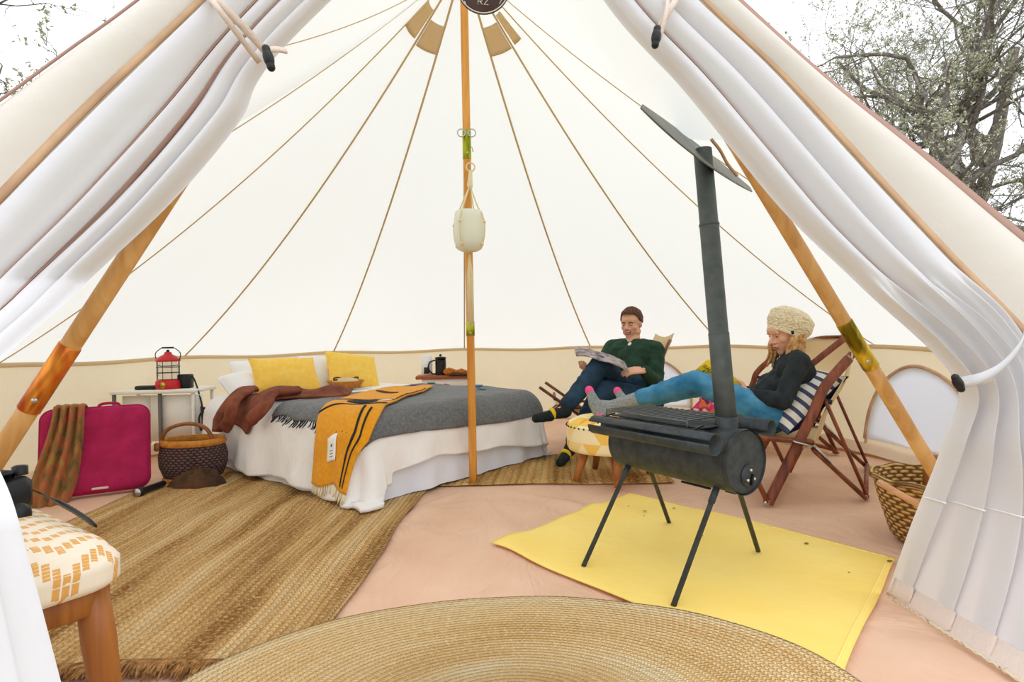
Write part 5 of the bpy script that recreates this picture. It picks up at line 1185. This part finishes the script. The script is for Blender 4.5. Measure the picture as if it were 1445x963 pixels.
for k0, a0, h0, t0 in ((kL, aL_, hlL, tLo), (kR, aR_, hlR, tRo)):
    c = MB(); c.cap(k0.lerp(a0, .58), a0, .039, .034); c.cap(a0, h0, .034, .032); c.cap(h0, h0.lerp(t0, .5), .032, .036); c.cap(h0.lerp(t0, .5), t0, .035, .022); c.cap(a0, h0.lerp(t0, .4), .034, .034); sk = remeshed(c, 'sock', 'grey_sock', tW, .005, 2)
    m2 = MB(); m2.ell(t0+(t0-h0).normalized()*.002, (.025, .025, .028), frame(t0-h0)[1:]+((t0-h0).normalized(),)); m2.build('sock_toe', 'pink_sock', sk)
    m2 = MB(); m2.ell(h0-(t0-h0).normalized()*.004+V((0, -.004, -.004)), (.032, .032, .030)); m2.build('sock_heel', 'pink_sock', sk)
# hat
hh = MB(); HP = lambda x, y, z: PW(x, y, z)
def hatf(u, v):   # slouchy beanie: brim low at the nape, tilted up over the brow, bag hanging back
    a = 2*PI*u; n2, e2_ = (-.69, .72), (.726, .688); h = interp([(0, -.004), (.12, .018), (.35, .065), (.6, .115), (.8, .146), (1, .160)], v)
    re_ = interp([(0, .100), (.12, .103), (.35, .124), (.6, .122), (.8, .086), (1, .001)], v); rx = interp([(0, .081), (.12, .084), (.35, .104), (.6, .102), (.8, .072), (1, .001)], v)
    rib = 1+(.012*math.sin(a*40) if v < .13 else .010*math.sin(a*30+v*30)*math.sin(v*60)); ce = .012
    yy = n2[0]*h+e2_[0]*(ce+re_*rib*math.sin(a)); zz = -.0245+n2[1]*h+e2_[1]*(ce+re_*rib*math.sin(a))
    return HP(rx*rib*math.cos(a), yy, zz)
hh.grid(hatf, 160, 40); hat = hh.build('knitted_hat', 'cream_knit', tW, solid=.008)
m2 = MB(); q = HP(.083, .0, .014); m2.box(HP(-.086, .016, .006), (.004, .014, .018), (AW[0], AW[1], AW[2])); m2.build('hat_label', 'black_plastic', hat)
# hair: wavy locks down both sides
m2 = MB(); random.seed(21)
for k in range(70):
    s = random.choice((-1, 1)); y0 = random.uniform(-.075, .030); x0 = .072+random.uniform(0, .012); L = random.uniform(.11, .18)*(1 if y0 > -.02 else .8); ph = random.uniform(0, 6)
    pts = [HP(s*x0*(1 if y0 > -.05 else .7), y0, -.02)]
    for j in range(1, 8): t = j/7; pts.append(pts[0]+V((-.035*t*(1 if y0 > -.02 else .2)+.008*math.sin(ph+t*8), s*-.012*t*0+.006*math.cos(ph+t*7), -L*t)))
    m2.tube(pts, [.009, .010, .010, .009, .009, .008, .006, .003], 6)
for k in range(18):
    x0 = random.uniform(-.06, .06); pts = [HP(x0, -.085, .0)]
    for j in range(1, 6): t = j/5; pts.append(pts[0]+V((.01*math.sin(t*6+k), .006*math.cos(t*5+k), -.11*t)))
    m2.tube(pts, [.011, .011, .010, .009, .008, .004], 6)
m2.build('hair', 'hair_blond', tW)
m2 = MB(); dW = (wL-eL).normalized(); F_ = frame(dW)
for k, o_ in enumerate((.0, .016)): m2.lathe([(.029+.004*math.cos(j*PI/3), .004*math.sin(j*PI/3)) for j in range(7)], wL-dW*(.002+o_), 20, (F_[1], F_[2], dW))
m2.build('bracelet', 'bracelet', tW)
# yellow book
tbk = thing('yellow_book', at(1012, 535, -.33), 'yellow book held open by the person in the cream hat', 'book')
cA, cB, cC, cD = at(982, 522, -.30), at(999, 507, -.34), at(1052, 543, -.36), at(1034, 561, -.32)
n_ = (cB-cA).cross(cD-cA).normalized(); 
if n_.dot(CAM-cA) < 0: n_ = -n_
m2 = MB(); m2.grid(lambda u, v: cA.lerp(cB, v).lerp(cD.lerp(cC, v), u), 4, 2); cv = m2.build('cover', 'book_yellow', tbk, solid=.003)
m2 = MB(); m2.grid(lambda u, v: cA.lerp(cB, v).lerp(cD.lerp(cC, v), .02+.96*u)-n_*.009, 4, 2); m2.build('pages', 'page', tbk, solid=.012)
ux = (cD-cA).normalized(); uy = (cB-cA).normalized(); m2 = MB()
glyphs(m2, 'NAO', cA+uy*.035+ux*.012+n_*.003, ux, uy, .02, .0016); glyphs(m2, 'E2', cA+uy*.010+ux*.03+n_*.003, ux, uy, .016, .0016); m2.build('cover_lettering', 'ink', cv)

# ================================================================== TREES outside
def tree(base, height, seed, label, r0=.22, levels=5, lean_=V((0, 0, 0)), spread=.6, lic=1.0, nb=7):
    rnd = random.Random(seed); t = thing('oak_tree', base, label, 'tree', 'bare lichen-covered trees behind the tent'); mt = MB(); ml = MB()
    def clump(p, s):
        for _ in range(3):
            c = p+V((rnd.uniform(-1, 1), rnd.uniform(-1, 1), rnd.uniform(-1, 1)))*s*.9; d = [V((rnd.uniform(-1, 1), rnd.uniform(-1, 1), rnd.uniform(-1, 1)))*s*.75 for _ in range(4)]
            ml.add([c+x for x in d], [(0, 1, 2), (0, 2, 3), (0, 3, 1), (1, 3, 2)])
    def br(p, d, L, r, lev):
        n = 7 if lev < 2 else 5; pts = [p]; R = [r]; dd = d.copy(); q = p
        for i in range(n):
            dd = (dd+V((rnd.gauss(0, .28), rnd.gauss(0, .28), rnd.gauss(0, .22)+.05))*(.55 if lev == 0 else 1.0)).normalized(); q = q+dd*(L/n); pts.append(q); R.append(r*(1-.55*(i+1)/n))
            if lev >= 2 and rnd.random() < .30*lic: clump(q, .024+.02*rnd.random()+r*.4)
            if lev >= levels-2 and rnd.random() < .16*lic: clump(q.lerp(pts[-2], .5), .022)
        mt.tube(pts, R, 8 if lev < 2 else 5 if lev < 3 else 3)
        if lev < levels:
            k = nb if lev == 0 else rnd.choice((3, 4, 4, 5))
            for j in range(k):
                i = rnd.randint(2 if lev == 0 else 1, n); side = V((rnd.uniform(-1, 1), rnd.uniform(-1, 1), rnd.uniform(-.5, .8))).normalized(); nd = (dd*(1-spread)+side*spread+V((0, 0, .08))).normalized()
                br(pts[i], nd, L*rnd.uniform(.45, .7), max(.004, R[i]*rnd.uniform(.5, .75)), lev+1)
    br(V(base), (V((0, 0, 1))+lean_).normalized(), height, r0, 0)
    mt.build('trunk', 'bark', t); lo_ = ml.build('lichen', 'lichen', t, smooth=False); lo_['kind'] = 'stuff'; return t
def tb_at(px, py, Y, z=-.2): p = at(px, py, Y); return V((p.x, p.y, z))
tree(tb_at(1300, 250, 6.5), 6.0, 3, 'bare grey tree with forked lichen-covered trunk, left of the trees at the top right', .20, 5, V((-.10, 0, 0)))
tree(tb_at(1420, 250, 5.0), 5.6, 8, 'bare lichen-covered tree with thick trunk at the right edge of the photo', .22, 5, V((-.12, 0, 0)))
tree(tb_at(1370, 250, 9.0), 7.5, 14, 'bare lichen-covered tree standing farther back between two nearer trees', .22, 5, V((.02, 0, 0)))
tree(tb_at(-130, 60, 4.5), 6.0, 23, 'bare tree whose lichen-covered twigs show at the top left corner', .16, 5, V((.10, 0, 0)), lic=1.5)
